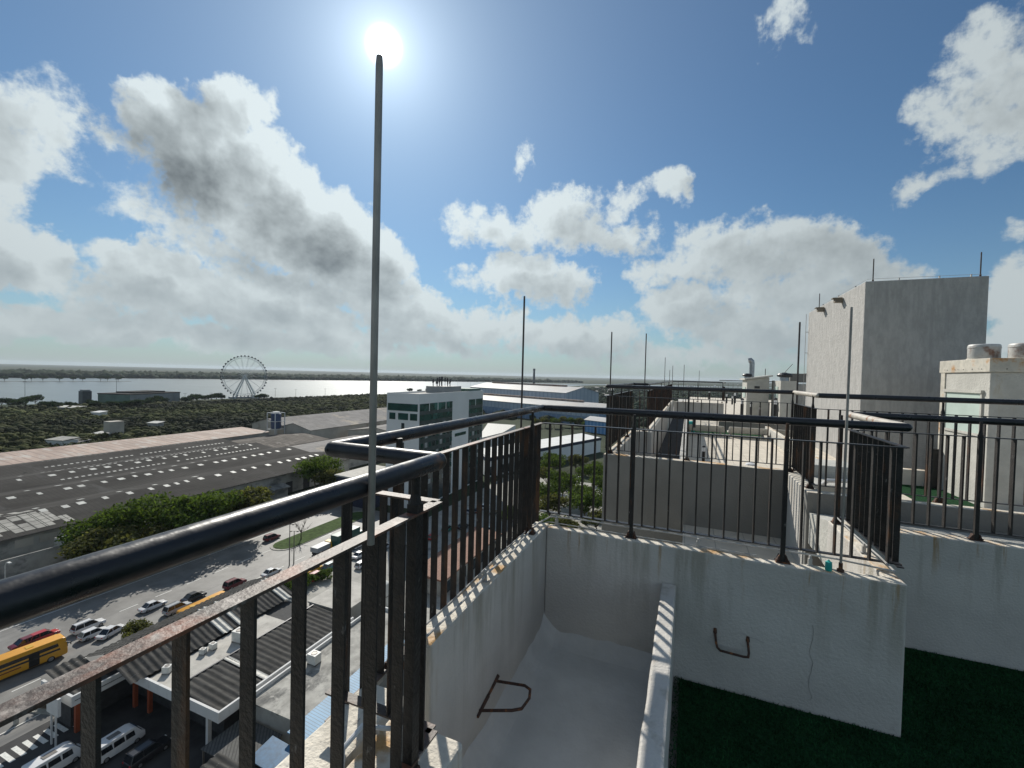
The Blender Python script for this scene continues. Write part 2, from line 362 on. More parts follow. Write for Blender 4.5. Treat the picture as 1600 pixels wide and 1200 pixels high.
# ------------------------------------------------------------------ our roof: walls and floors
TURF, TOP, RAILZ, MIDZ = 44.70, 45.70, 46.70, 46.56
def wall(name, label, x0, x1, y0, y1, z0=44.4, z1=TOP, body='parapet_paint', top='parapet_top', wob=0.006, capz=None, seed=1):
    """rendered masonry wall, subdivided and slightly uneven, its top face weathered"""
    nx, ny, nz = [max(1, min(40, int(d/0.12))) for d in (x1-x0, y1-y0, z1-max(z0, z1-1.6))]
    bm = bmesh.new(); bmesh.ops.create_cube(bm, size=1.0)
    for v in bm.verts: v.co = Vector((x0+(v.co.x+.5)*(x1-x0), y0+(v.co.y+.5)*(y1-y0), z0+(v.co.z+.5)*(z1-z0)))
    cuts = max(1, min(36, int(max(x1-x0, y1-y0)/.12)))
    long_e = [e for e in bm.edges if abs((e.verts[0].co-e.verts[1].co)[0 if x1-x0 > y1-y0 else 1]) > .01]
    bmesh.ops.subdivide_edges(bm, edges=long_e, cuts=cuts)
    for v in bm.verts:
        k = mnoise.noise_vector(Vector(v.co)*3.1+Vector((seed, 0, 0)))*wob + mnoise.noise_vector(Vector(v.co)*9.0)*wob*.5
        v.co += k
    me = bpy.data.meshes.new(name); bm.normal_update()
    for f in bm.faces: f.material_index = 1 if f.normal.z > .7 else 0
    o0 = Vector(((x0+x1)/2, (y0+y1)/2, z0))
    for v in bm.verts: v.co -= o0
    bm.to_mesh(me); bm.free()
    me.materials.append(MATS[body]); me.materials.append(MATS[top])
    o = bpy.data.objects.new(name, me); COL.objects.link(o); o.location = o0
    bv = o.modifiers.new('bevel', 'BEVEL'); bv.width = .012; bv.segments = 2; bv.limit_method = 'ANGLE'; bv.angle_limit = math.radians(50)
    return tag(o, label, 'wall')

# towers under the roofs
mat('glass_dark', (.02, .03, .035), .12, var=.1, spec=.6)
mat('facade', (.50, .48, .44), .85, var=.1, vs=.5)
def tower_block(label, x0, x1, y0, y1, z1):
    r = thing('apartment_tower', label, 'building', ((x0+x1)/2, (y0+y1)/2, 0))
    b = MB(); b.box(x0, x1, y0, y1, 0, z1); b.build('body', 'facade', r)
    for k in range(14):
        w = MB(); w.box(x0-.03, x0+.05, y0+.8, min(y1, y0+24)-.8, 1.2+k*3.1, 2.6+k*3.1); w.build('window_band', 'glass_dark', r)
tower_block('tall rendered apartment block right under the turf covered terrace', -1.20, 14, -9.0, 3.68, 44.38)
tower_block('second rendered apartment block under the terrace with the stone benches', 1.36, 14, 6.2, 60, 44.36)
tower_block('narrow apartment wing under the far gutter beyond the grey light well', -1.30, 1.355, 7.42, 60, 44.36)

b = MB(); b.sheet(0.0, 14, -9, 3.66, TURF); b.sheet(1.36, 14, 3.66, 4.82, TURF); turf = struct(b.build('turf', 'turf'))
def fibres(n, x0, x1, y0, y1, z, seed):
    rs = np.random.RandomState(seed); p = np.stack([rs.uniform(x0, x1, n), rs.uniform(y0, y1, n), np.full(n, z)], 1); a = rs.uniform(0, 6.28, n)
    t = np.stack([np.cos(a), np.sin(a), np.zeros(n)], 1)*.0035; h = np.stack([rs.normal(size=n)*.009, rs.normal(size=n)*.009, rs.uniform(.010, .024, n)], 1)
    V = np.stack([p-t, p+t, p+h], 1).reshape(-1, 3); me = bpy.data.meshes.new('turf_pile'); me.from_pydata(V.tolist(), [], np.arange(3*n).reshape(n, 3).tolist()); me.materials.append(MATS['turf_fibre'])
    o = bpy.data.objects.new('turf_pile', me); COL.objects.link(o); o['kind'] = 'stuff'
mat('turf_fibre', (.016, .062, .022), .9, var=.5, vs=3, island=.5, spec=.1)
fibres(60000, -.04, 2.8, 1.0, 3.553, TURF, 1); fibres(22000, 1.356, 3.4, 3.553, 4.79, TURF, 2)
b = MB()
for i in range(37):
    for j in range(85):
        x0, x1 = -1.16+i*.03, -1.16+(i+1)*.03; y0, y1 = 0.2+j*.04, .2+(j+1)*.04
        def hz(x, y):
            fil = max(0, .15-(x+1.10))**2*5.0 + max(0, .17-(3.58-y))**2*4.6
            return 44.745+fil*(1+.3*mnoise.noise(Vector((x*7, y*7, 2))))+.006*mnoise.noise(Vector((x*4, y*4, 0)))
        b.face([(x0,y0,hz(x0,y0)),(x1,y0,hz(x1,y0)),(x1,y1,hz(x1,y1)),(x0,y1,hz(x0,y1))])
struct(b.build('roof_floor', 'white_floor', smooth=True))
# slab that carries the turf and the gutter
b = MB(); b.box(-1.2, 14, -9, 3.68, 44.39, 44.66); b.box(1.36, 14, 3.685, 4.9, 44.39, 44.66); struct(b.build('roof_slab', 'grey_render'))

wall('parapet_wall', 'white stained parapet wall along the left edge of the gutter under the flat bar railing', -1.225, -1.10, 1.76, 3.65)
wall('parapet_wall', 'long white parapet wall across the view with the rusty rung on its turf side', -1.098, 1.35, 3.555, 3.650, seed=2)
lw = bpy.data.objects['parapet_wall.001']
b = MB(); q = [(.84+.012*mnoise.noise(Vector((k*.7, 3, 1)))+.01*math.sin(k*.9), 3.552+.004*mnoise.noise(Vector((k, 1, 2)))*0, 45.32-k*.033) for k in range(17)]
b.tube(q, [.0012+.0012*abs(mnoise.noise(Vector((k*1.3, 0, 0)))) for k in range(17)], 5)
q = [(.40+.02*k, 3.552, 45.155-.004*k+.006*mnoise.noise(Vector((k*.9, 5, 0)))) for k in range(9)]; b.tube(q, .0012, 5)
mat('crack_line', (.27, .26, .24), .9, var=.2)  # grey of the thin plaster crack
WM[lw.name] = Matrix.Translation(lw.location); b.build('crack', 'crack_line', lw)['kind'] = 'stuff'
wall('parapet_wall', 'short parapet wall running back from the right end of the long wall, rust stained top', 1.255, 1.352, 3.652, 4.93, z1=45.695, seed=3)
wall('parapet_wall', 'grey shaded parapet wall behind the dark turf at the right edge', 1.355, 9.0, 4.80, 4.94, seed=4)
wall('parapet_wall', 'low sunlit dividing wall striped by railing shadows between gutter and turf', -.150, -.045, -.5, 3.553, z1=45.42, top='parapet_paint', seed=5)
wall('parapet_wall', 'lower parapet ledge beyond the near railing corner, sunlit top', -1.25, -1.06, -1.5, 1.50, z1=45.66, seed=6)
wall('parapet_wall', 'near parapet block below the railing corner, bar shadows on its top', -1.00, -.70, -1.5, 1.345, z1=45.70, seed=7)

# ------------------------------------------------------------------ railings
def railing(label, path, rail_mats, rz=RAILZ, mz=MIDZ, bz=45.74, posts=(), r=.0225, pitch=.12, closed=False, bzs=None, bar='bar_paint', skip=(), cnt=[0], bw=.038, name='railing', bt=.0065, pitches=None):
    """path = corner points; per run pitch of flat bars; posts=[(x,y,zfoot)]"""
    root = thing(name, label, 'railing', (path[0][0], path[0][1], bz))
    for i in range(len(path)-1):
        (xa, ya), (xb, yb) = path[i], path[i+1]
        rm = rail_mats[i] if isinstance(rail_mats, (list, tuple)) else rail_mats
        zb = bzs[i] if bzs else bz
        a, c = Vector((xa, ya, 0)), Vector((xb, yb, 0)); d = (c-a); L = d.length; d.normalize(); sd = Vector((-d.y, d.x, 0))
        m = MB(); m.tube([a+Vector((0,0,rz))-d*(.0 if i else .0), c+Vector((0,0,rz))], r, 14)
        m.lathe([(r*.2, -r*.98), (r*.7, -r*.72), (r*1.0, -.15*r), (r*1.0, .15*r), (r*.7, r*.72), (r*.2, r*.98)], c+Vector((0,0,rz)), 14)
        m.build('handrail', rm, root, smooth=True)
        if i in skip: continue
        m = MB(); m.beam(a+Vector((0,0,mz)), c+Vector((0,0,mz)), bw+.002, .007); m.build('mid_rail', 'flat_rail' if (ya < 1.3 or yb < 1.3) else 'rail_paint', root)
        m = MB(); m.beam(a+Vector((0,0,zb)), c+Vector((0,0,zb)), bw+.002, .007); m.build('bottom_rail', 'flat_rail' if (ya < 1.3 or yb < 1.3) else 'rail_paint', root)
        pt = pitches[i] if pitches else pitch; th = .012 if (abs(d.x) > .5 and ya > 3) else bt
        n = max(1, int(L/pt)); off = (L-(n-1)*pt)/2 if n > 1 else L/2
        for k in range(n):
            p = a+d*(off+k*pt); j1 = .003*mnoise.noise(Vector((k*1.7, i, 1))); j2 = .003*mnoise.noise(Vector((k*1.3, i, 5)))
            m = MB(); m.beam(p+d*j1+Vector((0,0,zb+.004)), p+d*j2+Vector((0,0,mz-.004)), bw, th, side=sd); m.build('baluster', bar, root)
    for (x, y, zf) in posts:
        ps = .018 if y < 2 else .0135
        m = MB(); m.box(x-ps, x+ps, y-ps, y+ps, zf, mz+.03); m.lathe([(ps*1.1, 0), (ps*.8, .03), (ps*.8, rz-mz-.03)], (x, y, mz+.03), 10)
        p = m.build('post', 'bar_paint', root)
        m = MB(); m.box(x-.045, x+.045, y-.03, y+.03, zf-.006, zf+.006)
        m.frus(x-.04, x-.015, y-.018, y+.018, zf+.006, x-.024, x-.018, y-.018, y+.018, zf+.05); m.frus(x+.015, x+.04, y-.018, y+.018, zf+.006, x+.018, x+.024, y-.018, y+.018, zf+.05)
        for sx in (-.034, .034): m.lathe([(.007, 0), (.007, .016)], (x+sx, y-.022, zf+.006), 6)
        m.build('base_plate', 'rung_iron', p)
    return root

railing('near black railing zigzagging round the gutter, thick pipe handrail over flat rusty bars',
        [(-.78, -.1), (-.78, 1.27), (-1.245, 1.27), (-1.245, 3.82), (1.405, 3.82), (1.405, 4.99), (3.7, 4.99)],
        ['pipe_paint', 'pipe_paint', 'pipe_paint', 'pipe_paint', 'primer_pipe', 'pipe_paint'],
        pitches=[.12, .11, .108, .104, .11, .108], bzs=[45.77, 45.77, 45.64, 45.745, 45.72, 45.745], r=.0295,
        posts=[(-.78, 1.14, 45.70), (-1.20, 1.62, 45.66), (-1.175, 3.35, 45.70), (-.40, 3.625, 45.70), (.66, 3.625, 45.70), (1.31, 4.86, 45.70), (2.28, 4.87, 45.70), (3.6, 4.87, 45.70)])
railing('black railing round the far side of the grey light well',
        [(-1.28, 10.9), (-1.28, 7.42), (1.42, 7.42), (1.42, 6.16), (4.4, 6.16)],
        ['pipe_paint', 'pipe_paint', 'primer_pipe', 'pipe_paint'], rz=46.84, mz=46.68, bz=45.77, r=.0295, pitch=.115,
        posts=[(-1.21, 7.50, 45.7), (-1.21, 8.6, 45.7), (-1.21, 9.7, 45.7), (.0, 7.47, 45.7), (1.38, 7.3, 45.7), (1.40, 6.28, 45.7), (2.6, 6.24, 45.7), (4.3, 6.24, 45.7)])
railing('long rusty railing running away along the left edge of the bench terrace',
        [(-1.28, 10.95), (-.93, 10.95), (-.93, 26.9)], 'pipe_paint', rz=46.84, mz=46.68, bz=45.77, r=.0295, pitch=.19, bar='rust_panel',
        posts=[(-.90, 11.2, 45.7), (-.90, 16.0, 45.7), (-.90, 21.5, 45.7)])
railing('thin dark railing crossing at the far end of the bench terrace',
        [(-.93, 27.0), (1.75, 27.0), (1.75, 25.6)], 'pipe_paint', rz=46.84, mz=46.62, bz=45.85, r=.03, pitch=.13, bar='rust_panel', posts=[(-.6, 27.0, 45.7), (.45, 27.0, 45.7), (1.72, 26.9, 45.7)])
railing('faint farthest railing behind the vent huts', [(1.9, 33.0), (6.0, 33.0)], 'pipe_paint', rz=46.95, mz=46.75, bz=45.9, r=.025, pitch=.3, bar='rust_panel', posts=[(3.9, 33.0, 45.3)])

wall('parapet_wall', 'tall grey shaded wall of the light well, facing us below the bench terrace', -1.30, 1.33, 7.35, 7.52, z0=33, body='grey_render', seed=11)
wall('parapet_wall', 'sunlit side wall of the light well striped by bar shadows', 1.33, 1.48, 6.20, 7.345, z0=33, seed=12)
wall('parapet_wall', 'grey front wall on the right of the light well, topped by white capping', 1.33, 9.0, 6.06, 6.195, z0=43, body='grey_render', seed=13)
wall('parapet_wall', 'stained parapet wall along the left of the bench terrace, near part under dark bars', -1.30, -1.14, 7.525, 11.1, z0=43.5, seed=14)
wall('parapet_wall', 'short cross wall with rust runs where the left parapet steps in', -1.137, -.80, 10.93, 11.1, z0=44.0, seed=15)
wall('parapet_wall', 'long parapet wall on the left of the bench terrace running to the far railing', -.985, -.82, 11.105, 27.2, z0=44.0, seed=16)
wall('parapet_wall', 'low white dividing wall beside the dark gutter of the bench terrace', -.14, -.02, 7.53, 20.0, z1=45.42, top='parapet_paint', seed=17)
wall('parapet_wall', 'grey cross wall at the far end of the bench terrace', -.815, 1.85, 27.4, 27.6, z1=45.65, seed=18)
wall('parapet_wall', 'low white wall to the right of the benches, lit by the sun', 2.95, 3.10, 12.6, 20.6, z1=45.12, body='hut_render', seed=19)
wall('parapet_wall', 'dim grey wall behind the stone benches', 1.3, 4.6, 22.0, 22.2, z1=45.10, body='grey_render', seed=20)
wall('parapet_wall', 'low white plinth wall at the foot of the plain tower', 4.3, 5.15, 12.62, 12.80, z1=45.05, seed=21)
b = MB(); b.hexa([(1.356,4.945,45.1),(9,4.945,45.1),(9,6.055,45.1),(1.356,6.055,45.1),(1.356,4.945,45.64),(9,4.945,45.60),(9,6.055,45.40),(1.356,6.055,45.46)]); struct(b.build('gutter_floor', 'hut_render'))
b = MB(); b.sheet(-.02, 14, 6.2, 60, 44.70); struct(b.build('terrace_paving', 'paving'))
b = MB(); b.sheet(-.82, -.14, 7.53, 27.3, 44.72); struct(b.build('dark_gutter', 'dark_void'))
b = MB(); b.sheet(4.2, 5.2, 10.9, 12.6, 44.705); b.sheet(.2, 2.9, 20.3, 21.9, 44.705); struct(b.build('terrace_turf', 'turf'))

# ---- weathered conduit on clips along the parapet
rt_obj = thing('conduit', 'thin grey lightning conductor cable clipped along the parapet tops', 'cable', (-1.13, 1.9, 45.70))
b = MB(); pts = []
for (x, y) in ((-1.13, 1.75), (-1.12, 2.1), (-1.15, 2.5), (-1.13, 2.9), (-1.16, 3.3), (-1.155, 3.56), (-1.10, 3.66), (-.8, 3.68), (-.5, 3.675), (-.1, 3.685), (.3, 3.675), (.7, 3.685), (1.0, 3.67), (1.3, 3.62), (1.31, 3.9), (1.29, 4.4), (1.30, 4.9)):
    pts.append((x, y+(.025 if y > 3.57 and x < 1.2 else 0), (45.755 if y > 3.57 else 45.735)+.008*mnoise.noise(Vector((x*3, y*3, 0)))))
b.tube(pts, .0065, 7); b.build('cable', 'conduit', rt_obj, smooth=True)
b = MB(); b.tube([(-1.23, 1.6, 45.69), (-1.21, 2.2, 45.705), (-1.22, 2.9, 45.71), (-1.20, 3.5, 45.715), (-1.10, 3.63, 45.72), (-.4, 3.64, 45.712), (.5, 3.638, 45.712)], .0045, 6); b.build('cable', 'conduit', rt_obj, smooth=True)
for (x, y) in ((-1.15, 2.45), (-1.03, 3.635), (.10, 3.635), (.83, 3.635), (1.28, 4.1)):
    b = MB(); b.box(x-.012, x+.012, y-.01, y+.01, 45.695, 45.75); b.box(x-.006, x+.006, y-.012, y+.012, 45.75, 45.772); b.box(x-.022, x+.022, y-.016, y+.016, 45.697, 45.704)
    b.build('clip', 'conduit', rt_obj)
b = MB(); b.tube([(-.93, 1.0, 45.72), (-.98, 1.06, 45.80), (-.97, 1.14, 45.82), (-.94, 1.22, 45.76), (-.90, 1.30, 45.715)], .008, 8)
tag(b.build('cable_loop', 'white_plastic', smooth=True), 'white cable loop lying on the parapet below the near railing', 'cable')
b = MB(); b.lathe([(.018, 0), (.022, .01), (.020, .06), (.012, .066)], (.93, 3.595, 45.70), 14); b.lathe([(.006, .06), (.006, .075)], (.93, 3.595, 45.70), 8)
tag(b.build('pipe_cap', 'teal_plastic', smooth=True), 'small teal plastic cap standing on the corner of the long parapet', 'cap')

def rung(label, pts, root_pts):
    r = thing('ladder_rung', label, 'rung', pts[0])
    b = MB(); b.tube(pts, .0085, 10); b.build('bar', 'rung_iron', r, smooth=True)
    for p, q in root_pts:
        b = MB(); b.tube([p, q], [.014, .010], 8); b.build('weld_stub', 'rung_iron', r, smooth=True)
X0 = -1.099
rung('rusty iron step rung jutting from the left gutter wall', [(X0, 2.54, 45.02), (X0+.20, 2.545, 45.045), (X0+.245, 2.52, 45.05), (X0+.265, 2.45, 45.05), (X0+.25, 2.36, 45.045), (X0+.20, 2.33, 45.04), (X0, 2.31, 44.99)],
     [((X0+.004, 2.57, 45.035), (X0+.004, 2.42, 45.005)), ((X0+.004, 2.42, 45.005), (X0+.004, 2.28, 44.975))])
Y0 = 3.556
rung('rusty iron step rung on the long parapet above the turf', [(.236, Y0, 45.115), (.243, Y0-.045, 45.06), (.25, Y0-.06, 45.04), (.27, Y0-.065, 45.025), (.42, Y0-.065, 45.02), (.45, Y0-.065, 45.025), (.455, Y0-.055, 45.05), (.452, Y0, 45.105)],
     [((.236, Y0-.002, 45.115), (.236, Y0-.002, 45.15)), ((.452, Y0-.002, 45.105), (.452, Y0-.002, 45.14))])

# ---- lightning rods
def rod(label, x, y, z0, z1, r=.008, m='dark_rod', lean=(0, 0)):
    o = thing('lightning_rod', label, 'rod', (x, y, z0))
    b = MB(); b.tube([(x, y, z0), (x+lean[0]*.5, y+lean[1]*.5, (z0+z1)/2), (x+lean[0], y+lean[1], z1-.02), (x+lean[0], y+lean[1], z1)], [r, r, r*.97, r*.85], 12); b.build('shaft', m, o, smooth=True)
    if z0 > 46.45 and z0 < 46.6: return o
    b = MB(); b.lathe([(r*2.6, 0), (r*2.6, .015), (r*1.5, .02), (r*1.5, .06)], (x, y, z0), 10); b.build('foot', 'rung_iron', o)
p = onX(582, 700, -.742)
rod('tall steel lightning rod strapped to the near railing, reaching up to the sun', p.x, p.y, 46.556, onX(589, 84, -.742).z, .0094, 'rod_steel')
p = onX(815, 637, -1.29); rod('dark lightning rod at the far left corner of our parapet', -1.29, p.y, 45.60, onX(812, 459, -1.29).z, .008)
rod('lightning rod near the right end of the long parapet, before the plain tower', onY(1323, 660, 3.615).x, 3.615, 45.70, onY(1322, 480, 3.615).z, .0085, 'rod_steel')
rod('lightning rod at the left corner of the bench terrace railing', -1.24, 7.46, 45.70, 47.76, .011)
rod('lightning rod where the bench terrace parapet steps in', -1.00, 10.98, 45.70, 48.07, .013)
rod('lightning rod on the right of the light well by the rusty bars', 1.45, 7.40, 45.70, 47.86, .0125)
rod('far lightning rod over the end of the long rusty railing', -1.35, 27, 45.7, 48.22, .015)
rod('short far lightning rod left of the far railing post', -1.08, 27.1, 45.7, 47.5, .014)
rod('far lightning rod just right of the far railing corner', -.93, 27.3, 45.7, 47.75, .014)
rod('far lightning rod over the middle of the thin far railing', -.31, 27.5, 45.65, 47.82, .014)
rod('faint lightning rod beyond the right end of the thin far railing', .62, 33, 45.3, 47.6, .013)

# ---- plain tower
mat('tip_steel', (.3, .28, .26), .45, metal=.5)
mat('old_spout', (.22, .19, .15), .8, var=.3, vs=8)
TX0, TX1, TY0, TY1, TZ = 4.18, 6.60, 14.05, 19.9, 49.66
r = thing('stair_tower', 'big plain grey rendered roof tower with two spouts on its sunlit side', 'tower', (5.4, 17, TURF))
b = MB(); b.box(TX0, TX1, TY0, TY1, TURF-.1, TZ); b.build('body', 'tower_render', r, bevel=.02)
for y in (15.9, 17.8):
    b = MB(); b.box(TX0-.20, TX0+.02, y-.08, y+.08, TZ-.25, TZ-.14); b.box(TX0-.26, TX0-.02, y-.10, y+.10, TZ-.14, TZ-.11)
    b.build('spout', 'old_spout', r)
b = MB(); b.tube([(TX0+.05, TY1-.1, TZ+.05), (TX0+.06, TY0+.1, TZ+.07), (TX0+.15, TY0+.07, TZ+.07), (TX1-.1, TY0+.08, TZ+.06)], .004, 6)
for y in (15, 16.5, 18.2): b.box(TX0+.04, TX0+.08, y-.01, y+.01, TZ-.01, TZ+.06)
for x in (4.9, 5.7, 6.3): b.box(x-.01, x+.01, TY0+.06, TY0+.1, TZ-.01, TZ+.07)
b.build('roof_wire', 'conduit', r)
b = MB()
for z in (46.5, 47.3, 48.1, 48.9): b.box(TX0-.10, TX0, TY1-.08, TY1-.06, z, z+.02)
b.tube([(TX0-.09, TY1-.07, 45.0), (TX0-.09, TY1-.07, 49.6)], .008, 6); b.build('down_conductor', 'conduit', r)
rod('lightning rod on the front corner of the plain tower', 4.38, 14.2, TZ, 50.27, .014)
rod('lightning rod on the right end of the plain tower', 6.50, 14.2, TZ, 50.27, .014)
rod('lightning rod on the back corner of the plain tower', 4.26, 18.8, TZ, 50.2, .014)

# ---- hut with two vents
r = thing('vent_hut', 'white rendered hut with rust stained metal cap and pale green panel', 'hut', (6.2, 11.7, TURF))
HX, HY0, HY1, HZ = 5.20, 10.9, 12.6, 47.27
b = MB(); b.box(HX, 8.0, HY0, HY1, TURF-.05, HZ); b.build('body', 'hut_render', r, bevel=.01)
b = MB(); b.box(HX-.03, 8.03, HY0-.03, HY1+.03, HZ, HZ+.26); b.build('metal_cap', 'cap_rust', r, bevel=.006)
b = MB()
for y in (11.2, 11.9, 12.4): b.lathe([(.012, 0), (.012, .004)], (HX-.031, y, HZ+.06), 6)
for k in range(5): b.box(HX-.036, HX-.03, 11.1+k*.3, 11.115+k*.3, HZ+.05, HZ+.065)
for k in range(4): b.box(5.4+k*.6, 5.415+k*.6, HY0-.036, HY0-.03, HZ+.05, HZ+.065)
b.build('rivets', 'black_plastic', r)
b = MB(); b.box(HX-.02, HX+.0, 12.42, 12.58, 44.9, HZ-.002); b.build('rusted_corner', 'cap_rust', r)
f = MB(); y0, y1, z0, z1 = 11.12, 12.34, 46.08, 46.86
f.box(HX-.03, HX+.0, y0-.05, y0, z0-.05, z1+.05); f.box(HX-.03, HX, y1, y1+.05, z0-.05, z1+.05); f.box(HX-.03, HX, y0, y1, z0-.05, z0); f.box(HX-.05, HX, y0-.06, y1+.06, z1, z1+.06)
fo = f.build('window', 'hut_render', r)
b = MB(); b.box(HX-.012, HX-.002, y0, y1, z0, z1); b.build('panel', 'pale_green_panel', fo)
def can(x, y, rr, h, label):
    o = thing('vent_cylinder', label, 'vent', (x, y, HZ+.26))
    b = MB(); b.lathe([(rr*.96, 0), (rr, .02), (rr, h-.07), (rr*1.03, h-.065), (rr*1.03, h-.045), (rr, h-.04), (rr, h-.015), (rr*.97, h), (rr*.9, h+.012)], (x, y, HZ+.26), 28); b.build('drum', 'vent_metal', o, smooth=True)
    b = MB(); b.lathe([(rr*1.06, 0), (rr*1.06, .02)], (x, y, HZ+.262), 28); b.build('flange', 'cap_rust', o)
can(5.49, 11.75, .235, .30, 'short round metal vent with brown rust on the hut, nearer the tower')
can(5.85, 11.2, .25, .28, 'clean round metal vent on the hut at the right edge')
b = MB(); b.box(5.02, 5.16, 12.45, 12.62, TURF, 45.55); b.box(5.0, 5.18, 12.43, 12.64, 45.55, 45.58)
tag(b.build('utility_box', 'black_plastic', bevel=.01), 'dark narrow cabinet between the plain tower and the hut', 'cabinet')

# ---- farther huts on the roof
r = thing('vent_hut', 'distant white hut with tilted roof slab and a small vent plate', 'hut', (3.6, 29, TURF))
b = MB(); b.hexa([(3.04,28,44.7),(4.14,28,44.7),(4.14,30.3,44.7),(3.04,30.3,44.7),(3.04,28,47.02),(4.14,28,47.2),(4.14,30.3,47.2),(3.04,30.3,47.02)]); b.build('body', 'hut_render', r)
b = MB(); b.hexa([(2.9,27.9,47.02),(4.3,27.9,47.24),(4.3,30.5,47.24),(2.9,30.5,47.02),(2.9,27.9,47.10),(4.3,27.9,47.32),(4.3,30.5,47.32),(2.9,30.5,47.10)]); b.build('roof', 'bench_stone', r)
b = MB(); b.box(3.42, 3.68, 27.97, 28.0, 46.55, 46.68); b.build('vent_plate', 'turbine_dark', r)
b = MB(); b.box(3.0, 3.05, 28.5, 29.6, 46.0, 46.6); b.build('window', 'pale_green_panel', r)
def turbine(x, y, z, s, label):
    o = thing('turbine_vent', label, 'vent', (x, y, z))
    b = MB(); b.lathe([(s*.62, 0), (s*.58, s*.55)], (x, y, z), 16); b.build('neck', 'galvanised', o, smooth=True)
    b = MB()
    for k in range(20):
        a = 2*math.pi*k/20; pr = [(s*.60, s*.50), (s*.95, s*.62), (s*1.0, s*.85), (s*.8, s*1.08), (s*.3, s*1.16)]
        for i in range(4):
            (ra, za), (rb, zb) = pr[i], pr[i+1]; a2 = a+.30
            b.face([(x+ra*math.cos(a), y+ra*math.sin(a), z+za), (x+ra*math.cos(a2), y+ra*math.sin(a2), z+za), (x+rb*math.cos(a2), y+rb*math.sin(a2), z+zb), (x+rb*math.cos(a), y+rb*math.sin(a), z+zb)])
    b.lathe([(s*.32, s*1.14), (s*.32, s*1.2)], (x, y, z), 12); b.build('fin_head', 'turbine_dark', o)
turbine(3.15, 29.0, 47.08, .27, 'small dark turbine vent on the distant hut with the tilted roof')
o = thing('duct', 'tall bent metal duct rising from the distant hut roof', 'duct', (3.42, 29.5, 47.1))
b = MB(); b.tube([(3.42, 29.4, 47.1), (3.42, 29.4, 48.0), (3.40, 29.4, 48.12), (3.32, 29.4, 48.2), (3.22, 29.4, 48.18)], .14, 14); b.build('pipe', 'galvanised', o, smooth=True)
b = MB(); b.lathe([(.2, 0), (.15, .08)], (3.42, 29.4, 47.12), 14); b.build('collar', 'galvanised', o)
r = thing('vent_hut', 'grey and white flat roofed hut with the big turbine vent, left of the plain tower', 'hut', (4.8, 26.8, TURF))
b = MB(); b.box(4.36, 5.1, 26, 28.6, 44.7, 47.02); b.build('body', 'hut_render', r)
b = MB(); b.box(5.102, 6.3, 26.8, 29, 44.7, 46.85); b.build('wing', 'tower_render', r)
b = MB(); b.box(4.95, 6.4, 27.0, 29.2, 46.95, 47.42); b.build('upper_block', 'grey_render', r)
b = MB(); b.box(4.33, 4.36, 26.6, 27.6, 46.1, 46.7); b.build('window', 'pale_green_panel', r)
turbine(4.62, 26.6, 47.02, .36, 'big dark turbine vent on the flat roofed hut left of the plain tower')
rod('thin aerial behind the big turbine vent', 4.35, 31, 47.0, 47.75, .02); rod('slanting thin aerial on the hut beside the plain tower', 5.0, 29.1, 47.42, 48.0, .014, lean=(.42, 0))

# ---- benches, bollards and small roof things
def bench(x0, label):
    o = thing('stone_bench', label, 'bench', (x0+.72, 19.5, TURF), group='stone benches seen from behind')
    b = MB(); b.hexa([(x0,19.45,44.88),(x0+1.40,19.45,44.88),(x0+1.40,19.53,44.88),(x0,19.53,44.88),(x0+.03,19.32,45.13),(x0+1.37,19.32,45.13),(x0+1.37,19.40,45.13),(x0+.03,19.40,45.13)]); b.build('backrest', 'bench_stone', o, bevel=.02)
    b = MB(); b.box(x0, x0+1.4, 19.5, 19.95, 44.86, 44.92); b.build('seat', 'bench_stone', o, bevel=.015)
    for x in (x0+.10, x0+1.24):
        b = MB(); b.tube([(x, 19.38, 45.08), (x, 19.46, 44.92), (x, 19.62, 44.85), (x, 19.56, 44.77), (x, 19.46, 44.71)], [.045, .05, .05, .05, .06], 8); b.build('leg', 'bench_stone', o, smooth=True)
for x0, l in ((-.02, 'stone bench seen from behind, leftmost of the three on the far terrace'), (1.50, 'stone bench seen from behind, middle one of the three on the far terrace'), (2.98, 'stone bench seen from behind, rightmost one half hidden by the rusty bars')):
    bench(x0, l)
b = MB(); b.box(-.05, .28, 20.2, 20.7, 44.7, 45.15); tag(b.build('storage_bin', 'teal_plastic', bevel=.03), 'dark green bin beside the leftmost stone bench', 'bin')
bp = None
def bollard(px, py, Y, h, label):
    p = onY(px, py, Y); z = p.z
    o = thing('bollard_light', label, 'lamp', (p.x, Y, z), group='bollard lights on the roof')
    k = h
    b = MB(); b.lathe([(.085*k, 0), (.085*k, .62*k)], (p.x, Y, z), 12); b.build('post', 'black_plastic', o, smooth=True)
    b = MB(); b.lathe([(.07*k, .62*k), (.07*k, .86*k)], (p.x, Y, z), 12); b.build('lens', 'white_plastic', o, smooth=True)
    b = MB(); b.lathe([(.10*k, .86*k), (.09*k, .92*k), (.02*k, .96*k)], (p.x, Y, z), 12); b.build('cap', 'black_plastic', o, smooth=True)
